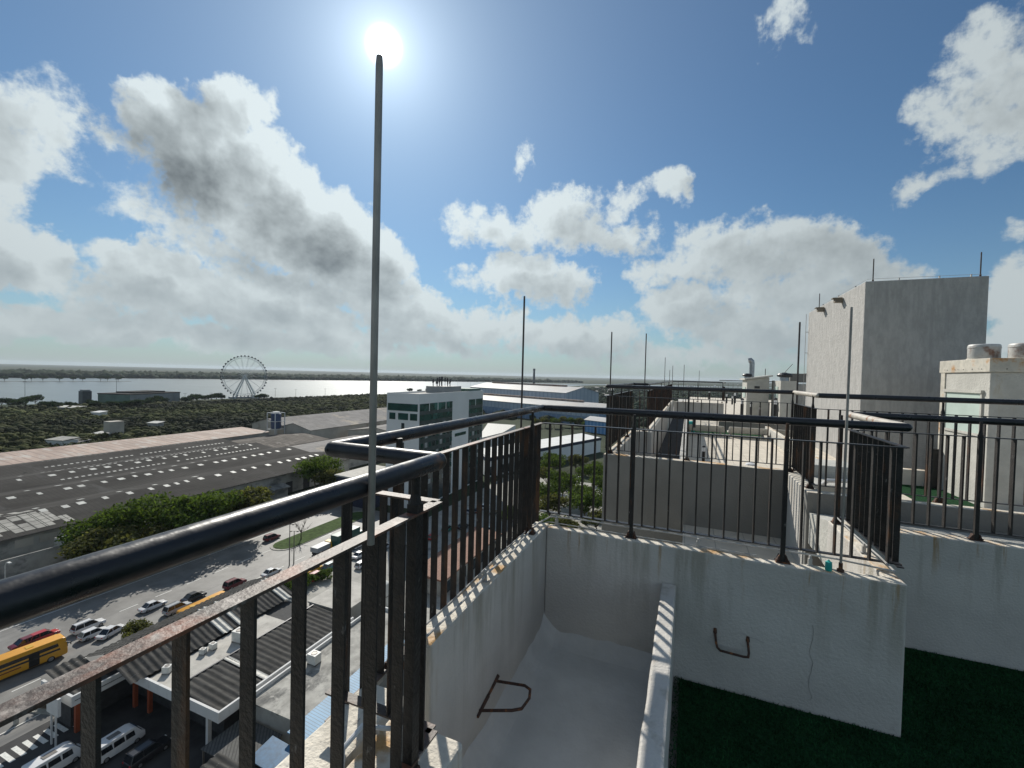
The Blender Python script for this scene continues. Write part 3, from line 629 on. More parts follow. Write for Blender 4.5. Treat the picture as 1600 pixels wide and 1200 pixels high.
for i, (px, py, Y, h, l) in enumerate(((1099, 722, 8.2, .30, 'little lamp with clear top on the wall of the bench terrace'), (1159, 648, 24, .85, 'black bollard light left of centre in front of the distant hut'), (1173, 648, 24, .62, 'shorter black bollard light in front of the distant hut'),
        (1187, 650, 24, .5, 'pale topped bollard light below the distant hut'), (1211, 650, 24, .9, 'tall black bollard light at the corner of the turbine hut'), (1108, 624, 28.5, .65, 'bollard light just behind the thin far railing'),
        (1135, 630, 34, .75, 'far bollard light right of the thin far railing'), (1144, 632, 35, .7, 'far bollard light, second right of the thin far railing'), (1148, 630, 36, .9, 'far taller bollard light close to the distant hut'), (1085, 668, 14, .4, 'bollard light rising beside the leftmost stone bench'))):
    bollard(px, py, Y, h, l)
b = MB()
b.lathe([(.10, 0), (.10, .10), (.07, .16), (.02, .18)], (.92, 7.62, 45.55), 14); tag(b.build('roof_drain', 'white_plastic', smooth=True), 'white domed drain cap behind the light well wall', 'drain')
b = MB(); b.box(.45, 1.3, 7.56, 7.74, 45.45, 45.60); tag(b.build('plaster_ledge', 'parapet_top', bevel=.015), 'rough white plaster ledge behind the light well wall', 'ledge')
b = MB(); b.box(1.62, 1.68, 3.05, 3.09, 44.705, 44.72); tag(b.build('litter', 'white_plastic', bevel=.005), 'scrap of white litter on the dark turf', 'litter')
o = thing('roof_steps', 'white stepped plaster blocks between the rusty bars and the plain tower', 'steps', (2.3, 8.5, TURF))
b = MB(); b.box(1.75, 2.7, 8.0, 8.6, 44.7, 45.42); b.build('lower_step', 'hut_render', o, bevel=.02)
b = MB(); b.box(1.9, 2.6, 8.62, 9.3, 44.7, 45.62); b.build('upper_step', 'hut_render', o, bevel=.02)
b = MB(); b.tube([(1.95, 8.0, 45.43), (2.0, 7.95, 45.50), (2.25, 7.95, 45.52), (2.4, 7.98, 45.43)], .03, 8); b.build('hoop', 'white_plastic', o, smooth=True)

# ------------------------------------------------------------------ the city and the river
mat('land', (.045, .055, .032), .95, var=.45, vs=.02, spec=.1, stains=(((.10, .09, .065), .008, .62, .78), ((.03, .045, .025), .015, .45, .65)))
mat('asphalt', (.17, .165, .155), .6, var=.25, vs=.25, bump=.15, bs=20, spec=.35, stains=(((.10, .10, .097), .09, .55, .72, (4, .25, 1)), ((.24, .23, .22), .35, .6, .75, (2, .3, 1))))
mat('concrete_yard', (.32, .31, .28), .8, var=.2, vs=.3, stains=(((.12, .115, .11), .2, .55, .75),), lines=((0, 1, 0), 4.0, .012, (.13, .13, .12)))
mat('sidewalk', (.26, .25, .22), .85, var=.2, vs=.6)
mat('kerb', (.34, .33, .29), .85, var=.15, vs=1.5)
mat('road_white', (.66, .66, .62), .7, var=.2, vs=4)
mat('lawn', (.055, .085, .028), .95, var=.4, vs=.8, spec=.1)
mat('water', (.10, .125, .125), .10, var=.15, vs=.01, bump=0, spec=.6)
def water_nodes():
    m = MATS['water']; t = m.node_tree; N = NT(t)
    b = [n for n in t.nodes if n.type == 'BSDF_PRINCIPLED'][0]
    geo = N.n('ShaderNodeNewGeometry'); P = geo.outputs['Position']
    bn = N.n('ShaderNodeBump'); bn.inputs['Strength'].default_value = .55; bn.inputs['Distance'].default_value = 1.0
    h = N.m('ADD', N.noise(P, .06, 4, .6), N.m('MULTIPLY', N.noise(N.v('MULTIPLY', P, (1, 3, 1)), .006, 3, .5), 3.0))
    N.put(bn.inputs['Height'], h); t.links.new(bn.outputs[0], b.inputs['Normal']); b.inputs['Roughness'].default_value = .28
water_nodes()
mat('roof_dark', (.056, .053, .049), .95, spec=.08, var=.3, vs=.12, stretch=(1, .4, 1), stains=(((.085, .083, .08), .06, .57, .74, (1, 3, 1)), ((.03, .03, .03), .3, .6, .75)), lines=((0, 1, 0), 1.1, .12, (.045, .043, .042)))
mat('roof_pink', (.36, .27, .22), .8, var=.25, vs=.06, stretch=(1, 3, 1), stains=(((.22, .11, .08), .03, .56, .7), ((.44, .41, .37), .09, .5, .7, (1, 4, 1))), lines=((0, 1, 0), 3.0, .18, (.24, .18, .15)))
mat('roof_tile', (.30, .29, .26), .8, var=.25, vs=.4, lines=((0, 1, 0), 2.0, .1, (.10, .10, .09)))
mat('skylight', (.42, .42, .39), .6, var=.25, vs=.6)
mat('old_wall', (.36, .35, .32), .9, var=.2, vs=.25, stains=(((.15, .15, .145), .12, .50, .68, (1, 1, 1.6)), ((.09, .09, .09), .25, .62, .75)))
mat('tan_wall', (.40, .37, .32), .9, var=.15, vs=.15, stains=(((.26, .22, .18), .1, .55, .72),))
mat('roof_grey', (.20, .19, .18), .85, spec=.15, var=.25, vs=.15, stains=(((.38, .33, .26), .06, .55, .68), ((.14, .13, .13), .12, .55, .7)), lines=((0, 1, 0), 2.4, .15, (.17, .16, .16)))
mat('roof_brown', (.13, .115, .10), .9, var=.3, vs=.15, spec=.1, stains=(((.26, .24, .21), .1, .55, .7, (1, 3, 1)),), lines=((0, 1, 0), 2.6, .2, (.08, .07, .065)))
mat('corrugated', (.07, .068, .064), .9, spec=.1, var=.35, vs=1.0, stretch=(.4, 3, 1), stains=(((.05, .05, .05), .5, .5, .68, (.5, 2, 1)), ((.17, .165, .15), 1.4, .62, .74, (.3, 2, 1))))
mat('corrugated_pale', (.48, .47, .43), .6, var=.2, vs=1.0)
mat('flat_membrane', (.44, .42, .38), .85, var=.15, vs=.6, stains=(((.30, .28, .25), .5, .55, .75),))
mat('stained_roof', (.34, .33, .30), .85, var=.3, vs=.5, stains=(((.10, .10, .095), .35, .48, .66, (1, .6, 1)), ((.46, .44, .40), .8, .58, .72)))
mat('mesh_deck', (.09, .09, .085), .8, var=.25, vs=2, lines=((.7, .7, 0), .35, .35, (.05, .05, .05)))
mat('blue_sheet', (.10, .26, .42), .55, var=.15, vs=.6, lines=((0, 1, 0), .38, .22, (.045, .12, .20)))
mat('dark_blue_sheet', (.03, .11, .21), .4, var=.3, vs=2)
mat('white_paint', (.62, .62, .60), .75, var=.07, vs=.3)
mat('fascia_white', (.58, .58, .57), .7, var=.08, vs=.5, stains=(((.36, .35, .33), .8, .6, .75, (1, 1, .3)),))
mat('hotel_white', (.70, .70, .69), .75, var=.05, vs=.1)
mat('green_glass', (.012, .055, .05), .08, var=.35, vs=.25, spec=.8, stains=(((.05, .16, .14), .12, .52, .62),))
mat('spandrel', (.06, .075, .08), .25, var=.3, vs=.4, spec=.6)
mat('curtain', (.36, .37, .36), .8, var=.3, vs=.7)
mat('annex_navy', (.018, .024, .05), .5, var=.2, vs=.3)
mat('shed_blue', (.15, .23, .34), .55, var=.12, vs=.05, lines=((.95, .30, 0), 4.6, .30, (.19, .27, .37)))
mat('shed_pale', (.34, .40, .46), .55, var=.1, vs=.05, lines=((.95, .30, 0), 4.6, .30, (.27, .33, .40)))
mat('shed_bright', (.09, .24, .47), .5, var=.1, vs=.1, lines=((.95, .30, 0), 2.6, .35, (.20, .36, .56)))
mat('shed_roof', (.33, .33, .33), .6, var=.2, vs=.04, stains=(((.36, .31, .26), .03, .5, .7),))
mat('pavilion_green', (.10, .17, .14), .6, var=.2, vs=.1)
mat('pavilion_grey', (.24, .25, .25), .6, var=.15, vs=.1)
mat('wheel_steel', (.22, .25, .27), .5, var=.1, vs=.2)
mat('wheel_white', (.50, .52, .52), .5, var=.1, vs=.2)
mat('cabin_dark', (.05, .06, .07), .3, var=.2, vs=.3)
mat('tank_blue', (.02, .045, .11), .35, var=.3, vs=.6)
mat('tank_white', (.58, .58, .55), .5, var=.15, vs=1.2)
mat('pole_metal', (.16, .15, .14), .5, metal=.4, var=.2, vs=1)
mat('brick_roof', (.25, .13, .09), .8, var=.2, vs=1.5, lines=((1, 0, 0), .6, .12, (.16, .09, .06)))
mat('red_column', (.30, .07, .03), .7, var=.2, vs=1)
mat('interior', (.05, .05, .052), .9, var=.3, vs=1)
mat('earth', (.17, .13, .09), .95, var=.3, vs=.6)
mat('bark', (.10, .075, .055), .9, var=.3, vs=5)
mat('leaf_green', (.060, .10, .020), .8, var=.35, vs=.5, island=.5, spec=.15)
mat('leaf_olive', (.075, .085, .030), .8, var=.35, vs=.5, island=.5, spec=.15)
mat('leaf_dark', (.022, .042, .020), .85, var=.35, vs=.2, island=.5, spec=.1)
def leafy(nm, col, amount=.45):
    t = MATS[nm].node_tree; N = NT(t); b = [n for n in t.nodes if n.type == 'BSDF_PRINCIPLED'][0]; o = [n for n in t.nodes if n.type == 'OUTPUT_MATERIAL'][0]
    tr = N.n('ShaderNodeBsdfTranslucent'); src = b.inputs['Base Color'].links[0].from_socket
    N.put(tr.inputs[0], N.mix(1.0, src, (*col, 1), 'MULTIPLY')); mx = N.n('ShaderNodeMixShader'); mx.inputs[0].default_value = amount
    t.links.new(b.outputs[0], mx.inputs[1]); t.links.new(tr.outputs[0], mx.inputs[2]); t.links.new(mx.outputs[0], o.inputs[0])
for nm in ('leaf_green', 'leaf_olive', 'leaf_dark'): leafy(nm, (1.7, 1.55, .9), .38)
mat('thicket_leaf', (.058, .064, .026), .9, var=.55, vs=.02, island=.45, spec=.05, stains=(((.085, .088, .032), .015, .5, .7), ((.020, .024, .016), .008, .46, .62)))
mat('far_wood', (.030, .042, .026), .95, var=.5, vs=.01, spec=.05, island=.3)
for nm, c in (('car_white', (.62, .62, .62)), ('car_silver', (.36, .37, .38)), ('car_black', (.015, .016, .02)), ('car_maroon', (.13, .012, .018)), ('car_red', (.38, .025, .03)), ('car_yellow', (.62, .36, .03)), ('car_teal', (.03, .15, .17)), ('car_green', (.03, .17, .13)), ('bus_yellow', (.68, .32, .025)), ('truck_green', (.012, .075, .06))):
    mat(nm, c, .28, var=.04, vs=2, spec=.6)
mat('car_glass', (.015, .018, .022), .08, var=.1, spec=.7)
mat('rubber', (.018, .018, .018), .8, var=.1)
mat('rim', (.35, .35, .36), .35, metal=.7, var=.1)
mat('lamp_red', (.35, .01, .01), .3, var=0); mat('lamp_clear', (.7, .7, .68), .15, var=0)
mat('far_roof', (.50, .46, .42), .8, var=.2, vs=.02)

# ---- ground, river, roads
b = MB(); R_G = 14000
ring = [0, 30, 120, 400, 1200, 4000, R_G]; nseg = 64
for i in range(len(ring)-1):
    for j in range(nseg):
        a0, a1 = 2*math.pi*j/nseg, 2*math.pi*(j+1)/nseg
        q = [(ring[i]*math.cos(a0), ring[i]*math.sin(a0), 0), (ring[i+1]*math.cos(a0), ring[i+1]*math.sin(a0), 0), (ring[i+1]*math.cos(a1), ring[i+1]*math.sin(a1), 0), (ring[i]*math.cos(a1), ring[i]*math.sin(a1), 0)]
        b.face(q if i else [q[0], q[1], q[2]])
struct(b.build('ground', 'land', loc=(0, 0, 0)))
near = [(-1100, -1500), (-760, -300), (-712, 120), (-699, 230), (-662, 270), (-652, 400), (-600, 560), (-572, 667), (-606, 860), (-570, 1250), (-500, 1800), (-500, 2200)]
far = [(-460, 2330), (-660, 2385), (-1005, 2420), (-1250, 1900), (-1640, 1251), (-1800, 900), (-1880, 560), (-1900, 100), (-2000, -1500)]
b = MB(); b.face([(x, y, .05) for x, y in near+far]); struct(b.build('river', 'water', loc=(0, 0, .05)))
b = MB(); b.face([(x, y, .05) for x, y in [(-455, 2420), (-380, 2500), (100, 2900), (1400, 3900), (1400, 4250), (-100, 3150), (-500, 2640), (-900, 2560)]]); struct(b.build('river', 'water', loc=(0, 0, .05)))
b = MB(); b.sheet(-110.5, -77, -120, 118, .02); b.sheet(-127, -110.5, 92, 175, .02); b.sheet(-77, -40, 21.5, 31.5, .02); struct(b.build('road', 'asphalt', loc=(-100, 20, .02)))
b = MB(); b.sheet(-76.9, -1.3, 31.6, 190, .012); b.sheet(-76.9, -1.3, -80, 21.4, .012); struct(b.build('forecourt', 'concrete_yard', loc=(-40, 60, .012)))
b = MB(); b.box(-78.2, -75.8, 33, 120, 0, .14); b.box(-127.9, -110.6, -100, 91.9, 0, .14); struct(b.build('pavement', 'sidewalk'))
b = MB()
for x in (-88.0, -99.0):
    for k in range(26): b.sheet(x-.09, x+.09, -60+k*6, -57+k*6, .026)
for x in (-109.8, -79.0): b.sheet(x-.08, x+.08, -100, 90, .026)
for k in range(9): b.sheet(-74.9, -72.3, 22.6+k*.95, 23.1+k*.95, .036)
for x in (-84, -94): b.face([(x-.1, 92, .026), (x+.1, 92, .026), (x+.1, 95, .026), (x+.5, 95, .026), (x, 96.5, .026), (x-.5, 95, .026), (x-.1, 95, .026)])
struct(b.build('road_marking', 'road_white', loc=(-90, 0, .026)))
def island(pts, label_kind, z=.15, inner='lawn', inset=.5):
    c = Vector((sum(p[0] for p in pts)/len(pts), sum(p[1] for p in pts)/len(pts)))
    b = MB(); b.prism(pts, 0, z); struct(b.build('traffic_island', 'kerb'))
    q = [tuple(c+(Vector(p)-c)*(1-inset/max(.1, (Vector(p)-c).length))) for p in pts]
    b = MB(); b.prism(q, z+.004, z+.07); struct(b.build('lawn', inner))
def capsule(x, y0, y1, w, n=8, taper=1.0):
    return [(x+w*math.cos(a), y0+w*math.sin(a)) for a in [math.pi+math.pi*k/n for k in range(n+1)]]+[(x+w*taper*math.cos(a), y1+w*math.sin(a)) for a in [math.pi*k/n for k in range(n+1)]]
island(capsule(-98.2, 84, 112, 3.6), '', inset=.8)
island(capsule(-78.5, 52, 73, 1.6), '')
island([(-81, 29), (-76, 30.5), (-76.2, 33), (-80.8, 35.5), (-82.5, 33)], '', inner='earth', inset=1.0)

# ---- vegetation
def leaf_mesh(blobs, n, size, seed, squash=.8):
    """leaf sprays as small bent quads through the crown volume; blobs = (centre, radius)"""
    rs = np.random.RandomState(seed); w = np.array([r**2.2 for c, r in blobs]); w /= w.sum()
    idx = rs.choice(len(blobs), n, p=w); C = np.array([c for c, r in blobs])[idx]; Rr = np.array([r for c, r in blobs])[idx]
    d = rs.normal(size=(n, 3)); d /= np.linalg.norm(d, axis=1)[:, None]
    rad = Rr*(rs.uniform(.25, 1.0, n)**.45)*(1+.18*rs.normal(size=n)); pos = C + d*rad[:, None]*np.array([1, 1, squash])
    nrm = d*.7 + rs.normal(size=(n, 3))*.6 + np.array([0, 0, .35]); nrm /= np.linalg.norm(nrm, axis=1)[:, None]
    t = np.cross(nrm, rs.normal(size=(n, 3))); t /= np.linalg.norm(t, axis=1)[:, None]; u = np.cross(nrm, t)
    s = size*rs.uniform(.6, 1.35, n)[:, None]
    V = np.empty((n, 4, 3)); V[:, 0] = pos-t*s; V[:, 1] = pos-u*s*.55; V[:, 2] = pos+t*s-nrm*s*.3; V[:, 3] = pos+u*s*.55
    F = np.arange(n*4).reshape(n, 4)
    return V.reshape(-1, 3), F
def tree_proto(name, h, cr, leafs, seed, leafm, trunk_h=.35, nb=9, spread=1.0, size=.32, squash=.75, bare=False, core=True):
    rnd = random.Random(seed); r = thing(name, '-', 'tree')
    b = MB(); th = h*trunk_h; tips = []
    b.tube([(0, 0, -.1), (.04*h*.3, .02, th*.5), (.02*h, .03*h, th), (.01*h, .0, th+h*.2)], [h*.028, h*.022, h*.018, h*.01], 8)
    for k in range(nb):
        a = 2*math.pi*k/nb+rnd.uniform(-.4, .4); L = cr*rnd.uniform(.45, .9)*spread; z1 = th+rnd.uniform(.12, .50)*h
        p0 = (.02*h, .03*h, th*rnd.uniform(.8, 1.05)); p1 = (math.cos(a)*L*.5, math.sin(a)*L*.5, (p0[2]+z1)/2+.04*h); p2 = (math.cos(a)*L, math.sin(a)*L, z1)
        b.tube([p0, p1, p2], [h*.012, h*.008, h*.003], 6); tips.append(p2)
        if bare:
            for q in range(4):
                e = (p2[0]+rnd.uniform(-.5, .5)*cr, p2[1]+rnd.uniform(-.5, .5)*cr, p2[2]+rnd.uniform(.05, .3)*h); mid = tuple((p1[i]+p2[i])/2 for i in range(3)); b.tube([mid, e], [h*.006, h*.002], 5)
    b.build('trunk', 'bark', r)
    if leafs:
        blobs = [(np.array(p)+np.array([0, 0, .06*h]), cr*rnd.uniform(.30, .50)) for p in tips]+[(np.array([rnd.uniform(-.3, .3)*cr, rnd.uniform(-.3, .3)*cr, h*rnd.uniform(.68, .86)]), cr*rnd.uniform(.35, .52)) for k in range(5)]
        V, F = leaf_mesh(blobs, leafs, size, seed, squash)
        me = bpy.data.meshes.new('crown'); me.from_pydata(V.tolist(), [], F.tolist()); me.materials.append(MATS[leafm])
        o = bpy.data.objects.new('crown', me); COL.objects.link(o); o.parent = r
    return r
PROTO = [tree_proto('broadleaf_tree', 9, 4.6, 3600, 3, 'leaf_green'), tree_proto('broadleaf_tree', 8, 4.2, 3200, 7, 'leaf_olive', nb=8), tree_proto('broadleaf_tree', 10, 5.0, 4200, 11, 'leaf_green', nb=11),
         tree_proto('round_tree', 5.5, 3.0, 3000, 15, 'leaf_olive', trunk_h=.25, nb=10, size=.22), tree_proto('bare_tree', 6.5, 2.4, 0, 19, 'leaf_olive', nb=9, bare=True), tree_proto('dark_tree', 9, 5, 1100, 23, 'leaf_dark', size=.6), tree_proto('shrub', 1.8, 1.7, 1400, 27, 'leaf_green', trunk_h=.2, nb=8, size=.16)]
used = set()
plant_rnd = random.Random(5)
def plant(k, x, y, s, label, group, cat='tree'):
    rz = plant_rnd.uniform(0, 6.28)
    if k not in used:
        used.add(k); o = PROTO[k]; o.location = (x, y, 0); o.rotation_euler = (0, 0, rz); o.scale = (s, s, s); o['label'] = label; o['category'] = cat
        if group: o['group'] = group
        return o
    return dup(PROTO[k], (x, y, 0), rz, label, group, scale=s, cat=cat)
g1 = 'trees along the compound wall'
for k, x, y, s, l in ((3, -117.5, 52.5, 2.0, 'small round bush tree at the corner of the graffiti streaked compound wall'), (3, -116.5, 58.2, 1.85, 'second small round bush tree just right of the compound wall corner'),
        (0, -126, 57.5, 1.3, 'leafy tree at the left end of the roadside row, close to the tiled roof patch'), (2, -124, 65, 1.45, 'taller leafy tree behind the two round bush trees'), (1, -117, 65.5, 1.05, 'olive green tree in the middle of the roadside row'),
        (0, -116, 72.5, 1.5, 'leafy tree right of the middle of the roadside row'), (2, -117.5, 79.5, 1.3, 'big leafy tree near the right end of the roadside row'), (1, -114.5, 85.5, 1.6, 'last olive tree of the roadside row, touching the pipe handrail'),
        (2, -124, 73, 1.2, 'dark leafy tree at the back of the roadside row'), (1, -124, 89, 1.2, 'rightmost back row tree against the warehouse wall'),
        (2, -128, 124, 1.45, 'large dark leafy tree beside the navy annex'), (1, -119, 122, 1.35, 'paler tree touching the navy annex corner'), (0, -134, 128, 1.2, 'tree at the right end of the long warehouse eave')):
    plant(k, x, y, s, l, g1)
g2 = 'trees in front of the white roofed building'
spots = [(-56, 186, 1.2), (-49.5, 206, 1.1), (-42, 156, 1.15), (-35.5, 176, 1.2), (-39.3, 131, 1.2), (-29.2, 136, 1.1), (-29, 163, 1.1), (-52, 168, 1.2), (-45, 143, 1.0), (-33, 148, 1.0), (-24, 146, 1.0), (-60, 205, .9), (-37, 192, 1.0), (-30, 116, 1.0), (-36, 112, .9), (-48, 120, .8), (-24, 128, .95)]
wh = ['large', 'sunlit', 'broad', 'olive', 'bushy', 'tall', 'rounded', 'spreading', 'dense', 'mid sized', 'short', 'pale', 'ragged', 'bright', 'low', 'small', 'slim']
pl = ['below the white roof', 'close to the long white roofed building', 'in the middle of the grove', 'near the grey light well wall edge', 'at the near side of the grove', 'against the edge of the grey wall', 'on the right of the grove', 'on the left of the grove, by the railing bars', 'left of centre in the grove', 'right of centre in the grove', 'hidden partly by the grey wall', 'at the far left of the grove', 'just before the small blue shed', 'nearest to the parapet corner', 'at the foot of the parapet corner', 'by the parked cars', 'low beside the grey wall']
for i, (x, y, s) in enumerate(spots): plant((0, 1, 2)[i % 3], x, y, s, f'{wh[i]} leafy tree {pl[i]}', g2)
plant(1, -82, 42.5, .62, 'ragged street tree among the white cars behind the grey corrugated roof', 'street trees'); plant(1, -80, 46.0, .5, 'small thin street tree beside the white cars, right of the ragged one', 'street trees')
for i, (x, y, s, l) in enumerate(((-77.5, 62, 1.1, 'clipped green shrub bed before the pale flat roof, left part'), (-77, 66.5, 1.3, 'green shrub just left of the red car'), (-75.5, 70.5, 1.2, 'green shrub behind the thick rail bars'), (-78, 57.5, 1.0, 'shrub between the yellow minibus and the maroon car'), (-80, 31.5, 1.0, 'dark clipped shrub by the yellow bus front'), (-74.5, 74, 1.1, 'shrub right of the red car'))):
    plant(6, x, y, s, l, 'roadside shrubs', 'shrub')
plant(4, -97.5, 88.5, 1.0, 'leafless tree on the lawn of the traffic island', 'bare trees'); plant(4, -97.0, 106, .8, 'smaller leafless tree at the far end of the traffic island', 'bare trees')
for i, (px, py, sc_) in enumerate(((852, 668, 1.0), (866, 669, .9), (878, 667, 1.1), (892, 668, .9), (905, 668, 1.0), (918, 672, .8), (836, 668, .9), (930, 673, .9))):
    p = at(px, py, 0); plant((1, 0)[i % 2], p.x, p.y, sc_*1.1, ['first', 'second', 'third', 'fourth', 'fifth', 'sixth', 'dim', 'rightmost'][i]+' small tree in the row along the foot of the big blue shed', 'trees along the blue shed')
gr = 'trees on the river bank'
for i, (px, py) in enumerate(((2, 634), (14, 635), (40, 634), (55, 632), (70, 640), (86, 642), (28, 640), (143, 636), (178, 640), (195, 641), (212, 640), (230, 635), (238, 633), (246, 631), (255, 632), (290, 631), (300, 629), (308, 628), (320, 627), (330, 626), (338, 625), (346, 625), (405, 625), (412, 625), (640, 613), (655, 613), (668, 612), (680, 612), (110, 640), (150, 640))):
    p = at(px, py+2, 0); plant(5, p.x, p.y, 1.0+.35*((i*37) % 7)/7, 'small dark tree on the river bank, one of a ragged line', gr)
# island of trees in the river
pts = [at(px, 596, 0) for px in range(-60, 205, 12)]
b = MB()
L = [(p.x+4, p.y) for p in pts]; Rr = [(p.x-10, p.y) for p in pts][::-1]; b.prism(L+Rr, 0, .5); struct(b.build('river_islet', 'earth'))
for i, px in enumerate((40, 50, 68, 94, 115, 130, 158, 169, 186, 8)):
    p = at(px, 596, 0); plant(5, p.x-3, p.y, 1.3+.5*((i*29) % 5)/5, 'tiny dark tree on the thin river islet', 'trees on the river islet')

def canopy(name, inside, n, r0, r1, zc, m, seed, box, leaves=0):
    """a wood seen as one mass: thousands of ragged clumps in one mesh"""
    rs = np.random.RandomState(seed); x = rs.uniform(box[0], box[1], n*3); y = rs.uniform(box[2], box[3], n*3)
    ok = np.array([inside(a, c) for a, c in zip(x, y)]); x = x[ok][:n]; y = y[ok][:n]
    bm = bmesh.new(); bmesh.ops.create_icosphere(bm, subdivisions=1, radius=1.0); bv = np.array([v.co[:] for v in bm.verts]); bf = np.array([[v.index for v in f.verts] for f in bm.faces]); bm.free()
    m_ = len(x); r = rs.uniform(r0, r1, m_); V = bv[None]*r[:, None, None]*(1+rs.normal(scale=.22, size=(m_, len(bv), 1)))
    V[:, :, 2] *= .75; V += np.stack([x, y, rs.uniform(.3, 1.0, m_)*zc], 1)[:, None, :]; V[:, :, 2] = np.maximum(V[:, :, 2], -.5)
    F = (bf[None]+np.arange(m_)[:, None, None]*len(bv)).reshape(-1, 3); V = V.reshape(-1, 3); FL = F.tolist()
    if leaves:
        k = rs.choice(m_, leaves); d = rs.normal(size=(leaves, 3)); d[:, 2] = np.abs(d[:, 2]); d /= np.linalg.norm(d, axis=1)[:, None]
        c = np.stack([x, y, np.full(m_, zc*.7)], 1)[k] + d*(r[k]*1.02)[:, None]*np.array([1, 1, .85]); t = rs.normal(size=(leaves, 3)); t /= np.linalg.norm(t, axis=1)[:, None]; u = np.cross(d+rs.normal(size=(leaves, 3))*.5, t); sz = rs.uniform(.35, .95, leaves)[:, None]
        Q = np.stack([c-t*sz, c-u*sz*.6, c+t*sz, c+u*sz*.6], 1).reshape(-1, 3); FL += (np.arange(leaves*4).reshape(leaves, 4)+len(V)).tolist(); V = np.concatenate([V, Q])
    me = bpy.data.meshes.new(name); me.from_pydata(V.tolist(), [], FL); me.polygons.foreach_set('use_smooth', [True]*len(FL)); me.materials.append(MATS[m])
    o = bpy.data.objects.new(name, me); COL.objects.link(o); o['kind'] = 'stuff'; return o
def pip(poly):
    def f(x, y):
        c = False; j = len(poly)-1
        for i in range(len(poly)):
            (xi, yi), (xj, yj) = poly[i], poly[j]
            if (yi > y) != (yj > y) and x < (xj-xi)*(y-yi)/(yj-yi)+xi: c = not c
            j = i
        return c
    return f
canopy('thicket', pip([(-268, 30), (-268, 190), (-285, 205), (-285, 340), (-215, 345), (-200, 420), (-330, 640), (-540, 640), (-545, 420), (-560, 330), (-600, 230), (-560, 60)]), 14000, 1.3, 3.1, 4.6, 'thicket_leaf', 4, (-620, -190, 30, 650), 190000)
canopy('far_shore_wood', pip([(-1010, 2430), (-1260, 1900), (-1650, 1251), (-1815, 900), (-1890, 560), (-1910, 100), (-2700, 0), (-2400, 1300), (-1500, 2900), (-700, 3000)]), 7000, 8, 20, 6.0, 'far_wood', 8, (-2700, -650, 0, 3000))
canopy('scrub', pip([(-190, 420), (-60, 400), (30, 480), (300, 1500), (-250, 1900), (-430, 1200)]), 2600, 3, 8, 4.0, 'far_wood', 9, (-450, 320, 400, 1900))

# ---- long warehouse with skylights
wr = thing('warehouse', 'long dark roofed warehouse with rows of white skylights, right across the left side', 'warehouse', (-188, 110, 0))
b = MB(); b.box(-235.5, -139.3, 45, 152, 0, 7.6); b.build('wall', 'old_wall', wr)
edges = [-139, -163, -187, -211, -236]
prof = [(-138.6, 7.75)]
for a, c in zip(edges[:-1], edges[1:]): prof += [((a+c)/2, 9.9), (c, 8.3)]
b = MB()
for (xa, za), (xb, zb) in zip(prof[:-1], prof[1:]):
    b.hexa([(xa, 44.6, za-.2), (xb, 44.6, zb-.2), (xb, 152.4, zb-.2), (xa, 152.4, za-.2), (xa, 44.6, za), (xb, 44.6, zb), (xb, 152.4, zb), (xa, 152.4, za)])
roof = b.build('roof', 'roof_dark', wr)
def rz_at(x):
    for (xa, za), (xb, zb) in zip(prof[:-1], prof[1:]):
        if xb <= x <= xa: return za+(zb-za)*(xa-x)/(xa-xb)
    return 8
def rpatch(b, x0, x1, y0, y1, h=.06):
    z0, z1 = rz_at(x0)+h, rz_at(x1)+h; b.face([(x0, y0, z0), (x1, y0, z1), (x1, y1, z1), (x0, y1, z0)])
rs = random.Random(3); rows = []
for X, y0, y1, st in ((-149.8, 56, 147, 4.1), (-171.8, 52, 148, 4.3), (-155.5, 50, 100, 9.0), (-178, 48, 120, 6.5), (-196, 50, 149, 5.4), (-204, 50, 120, 7.0)):
    y = y0
    while y < y1:
        rows.append((X+rs.uniform(-.3, .3), y, rs.uniform(1.1, 2.0))); y += st*rs.choice((.75, 1.0, 1.0, 1.35))
for X, y, w in rows[:100]:
    s = MB(); rpatch(s, X+.95, X-.95, y, y+w*.85); s.build('skylight', 'skylight', roof)
s = MB()
for X, y0, y1 in ((-190, 76, 148), (-199, 84, 148), (-208, 78, 146), (-216, 82, 148), (-224, 84, 148)):
    y = y0
    while y < y1:
        if rs.random() < .86: rpatch(s, X+.45, X-.45, y, y+.9)
        y += 1.75
s.build('skylight_dots', 'skylight', roof)['kind'] = 'stuff'
s = MB()
rt2 = random.Random(8)
for i in range(11):
    for j in range(8-int(i*.55)):
        if rt2.random() < .84:
            x = -140.5-i*2.2; y = 45+j*1.75; rpatch(s, x, x-2.05, y, y+1.62, .05)
s.build('tile_patch', 'roof_tile', roof)
s = MB(); s.box(-138.75, -138.55, 44.6, 152.4, 7.45, 7.7); s.build('gutter', 'pole_metal', roof)
s = MB()
for k in range(2): s.box(-139.32, -139.2, 48+k*4.0, 51+k*4.0, 5.0, 6.8)
s.build('louvre', 'tan_wall', wr)
for y in (108, 119, 127):
    s = MB(); s.box(-139.35, -139.25, y, y+3.0, 0, 4.2); s.build('door', 'interior', wr)
s = MB(); s.box(-139.2, -135.8, 111, 117, 0, 3.6); s.hexa([(-139.2, 110.5, 3.6), (-135.2, 110.5, 3.4), (-135.2, 117.5, 3.4), (-139.2, 117.5, 3.6), (-139.2, 110.5, 4.6), (-135.2, 110.5, 3.7), (-135.2, 117.5, 3.7), (-139.2, 117.5, 4.6)]); s.build('porch', 'old_wall', wr)
r = thing('warehouse', 'rusty pink roofed warehouse strip behind the dark warehouse', 'warehouse', (-250, 110, 0))
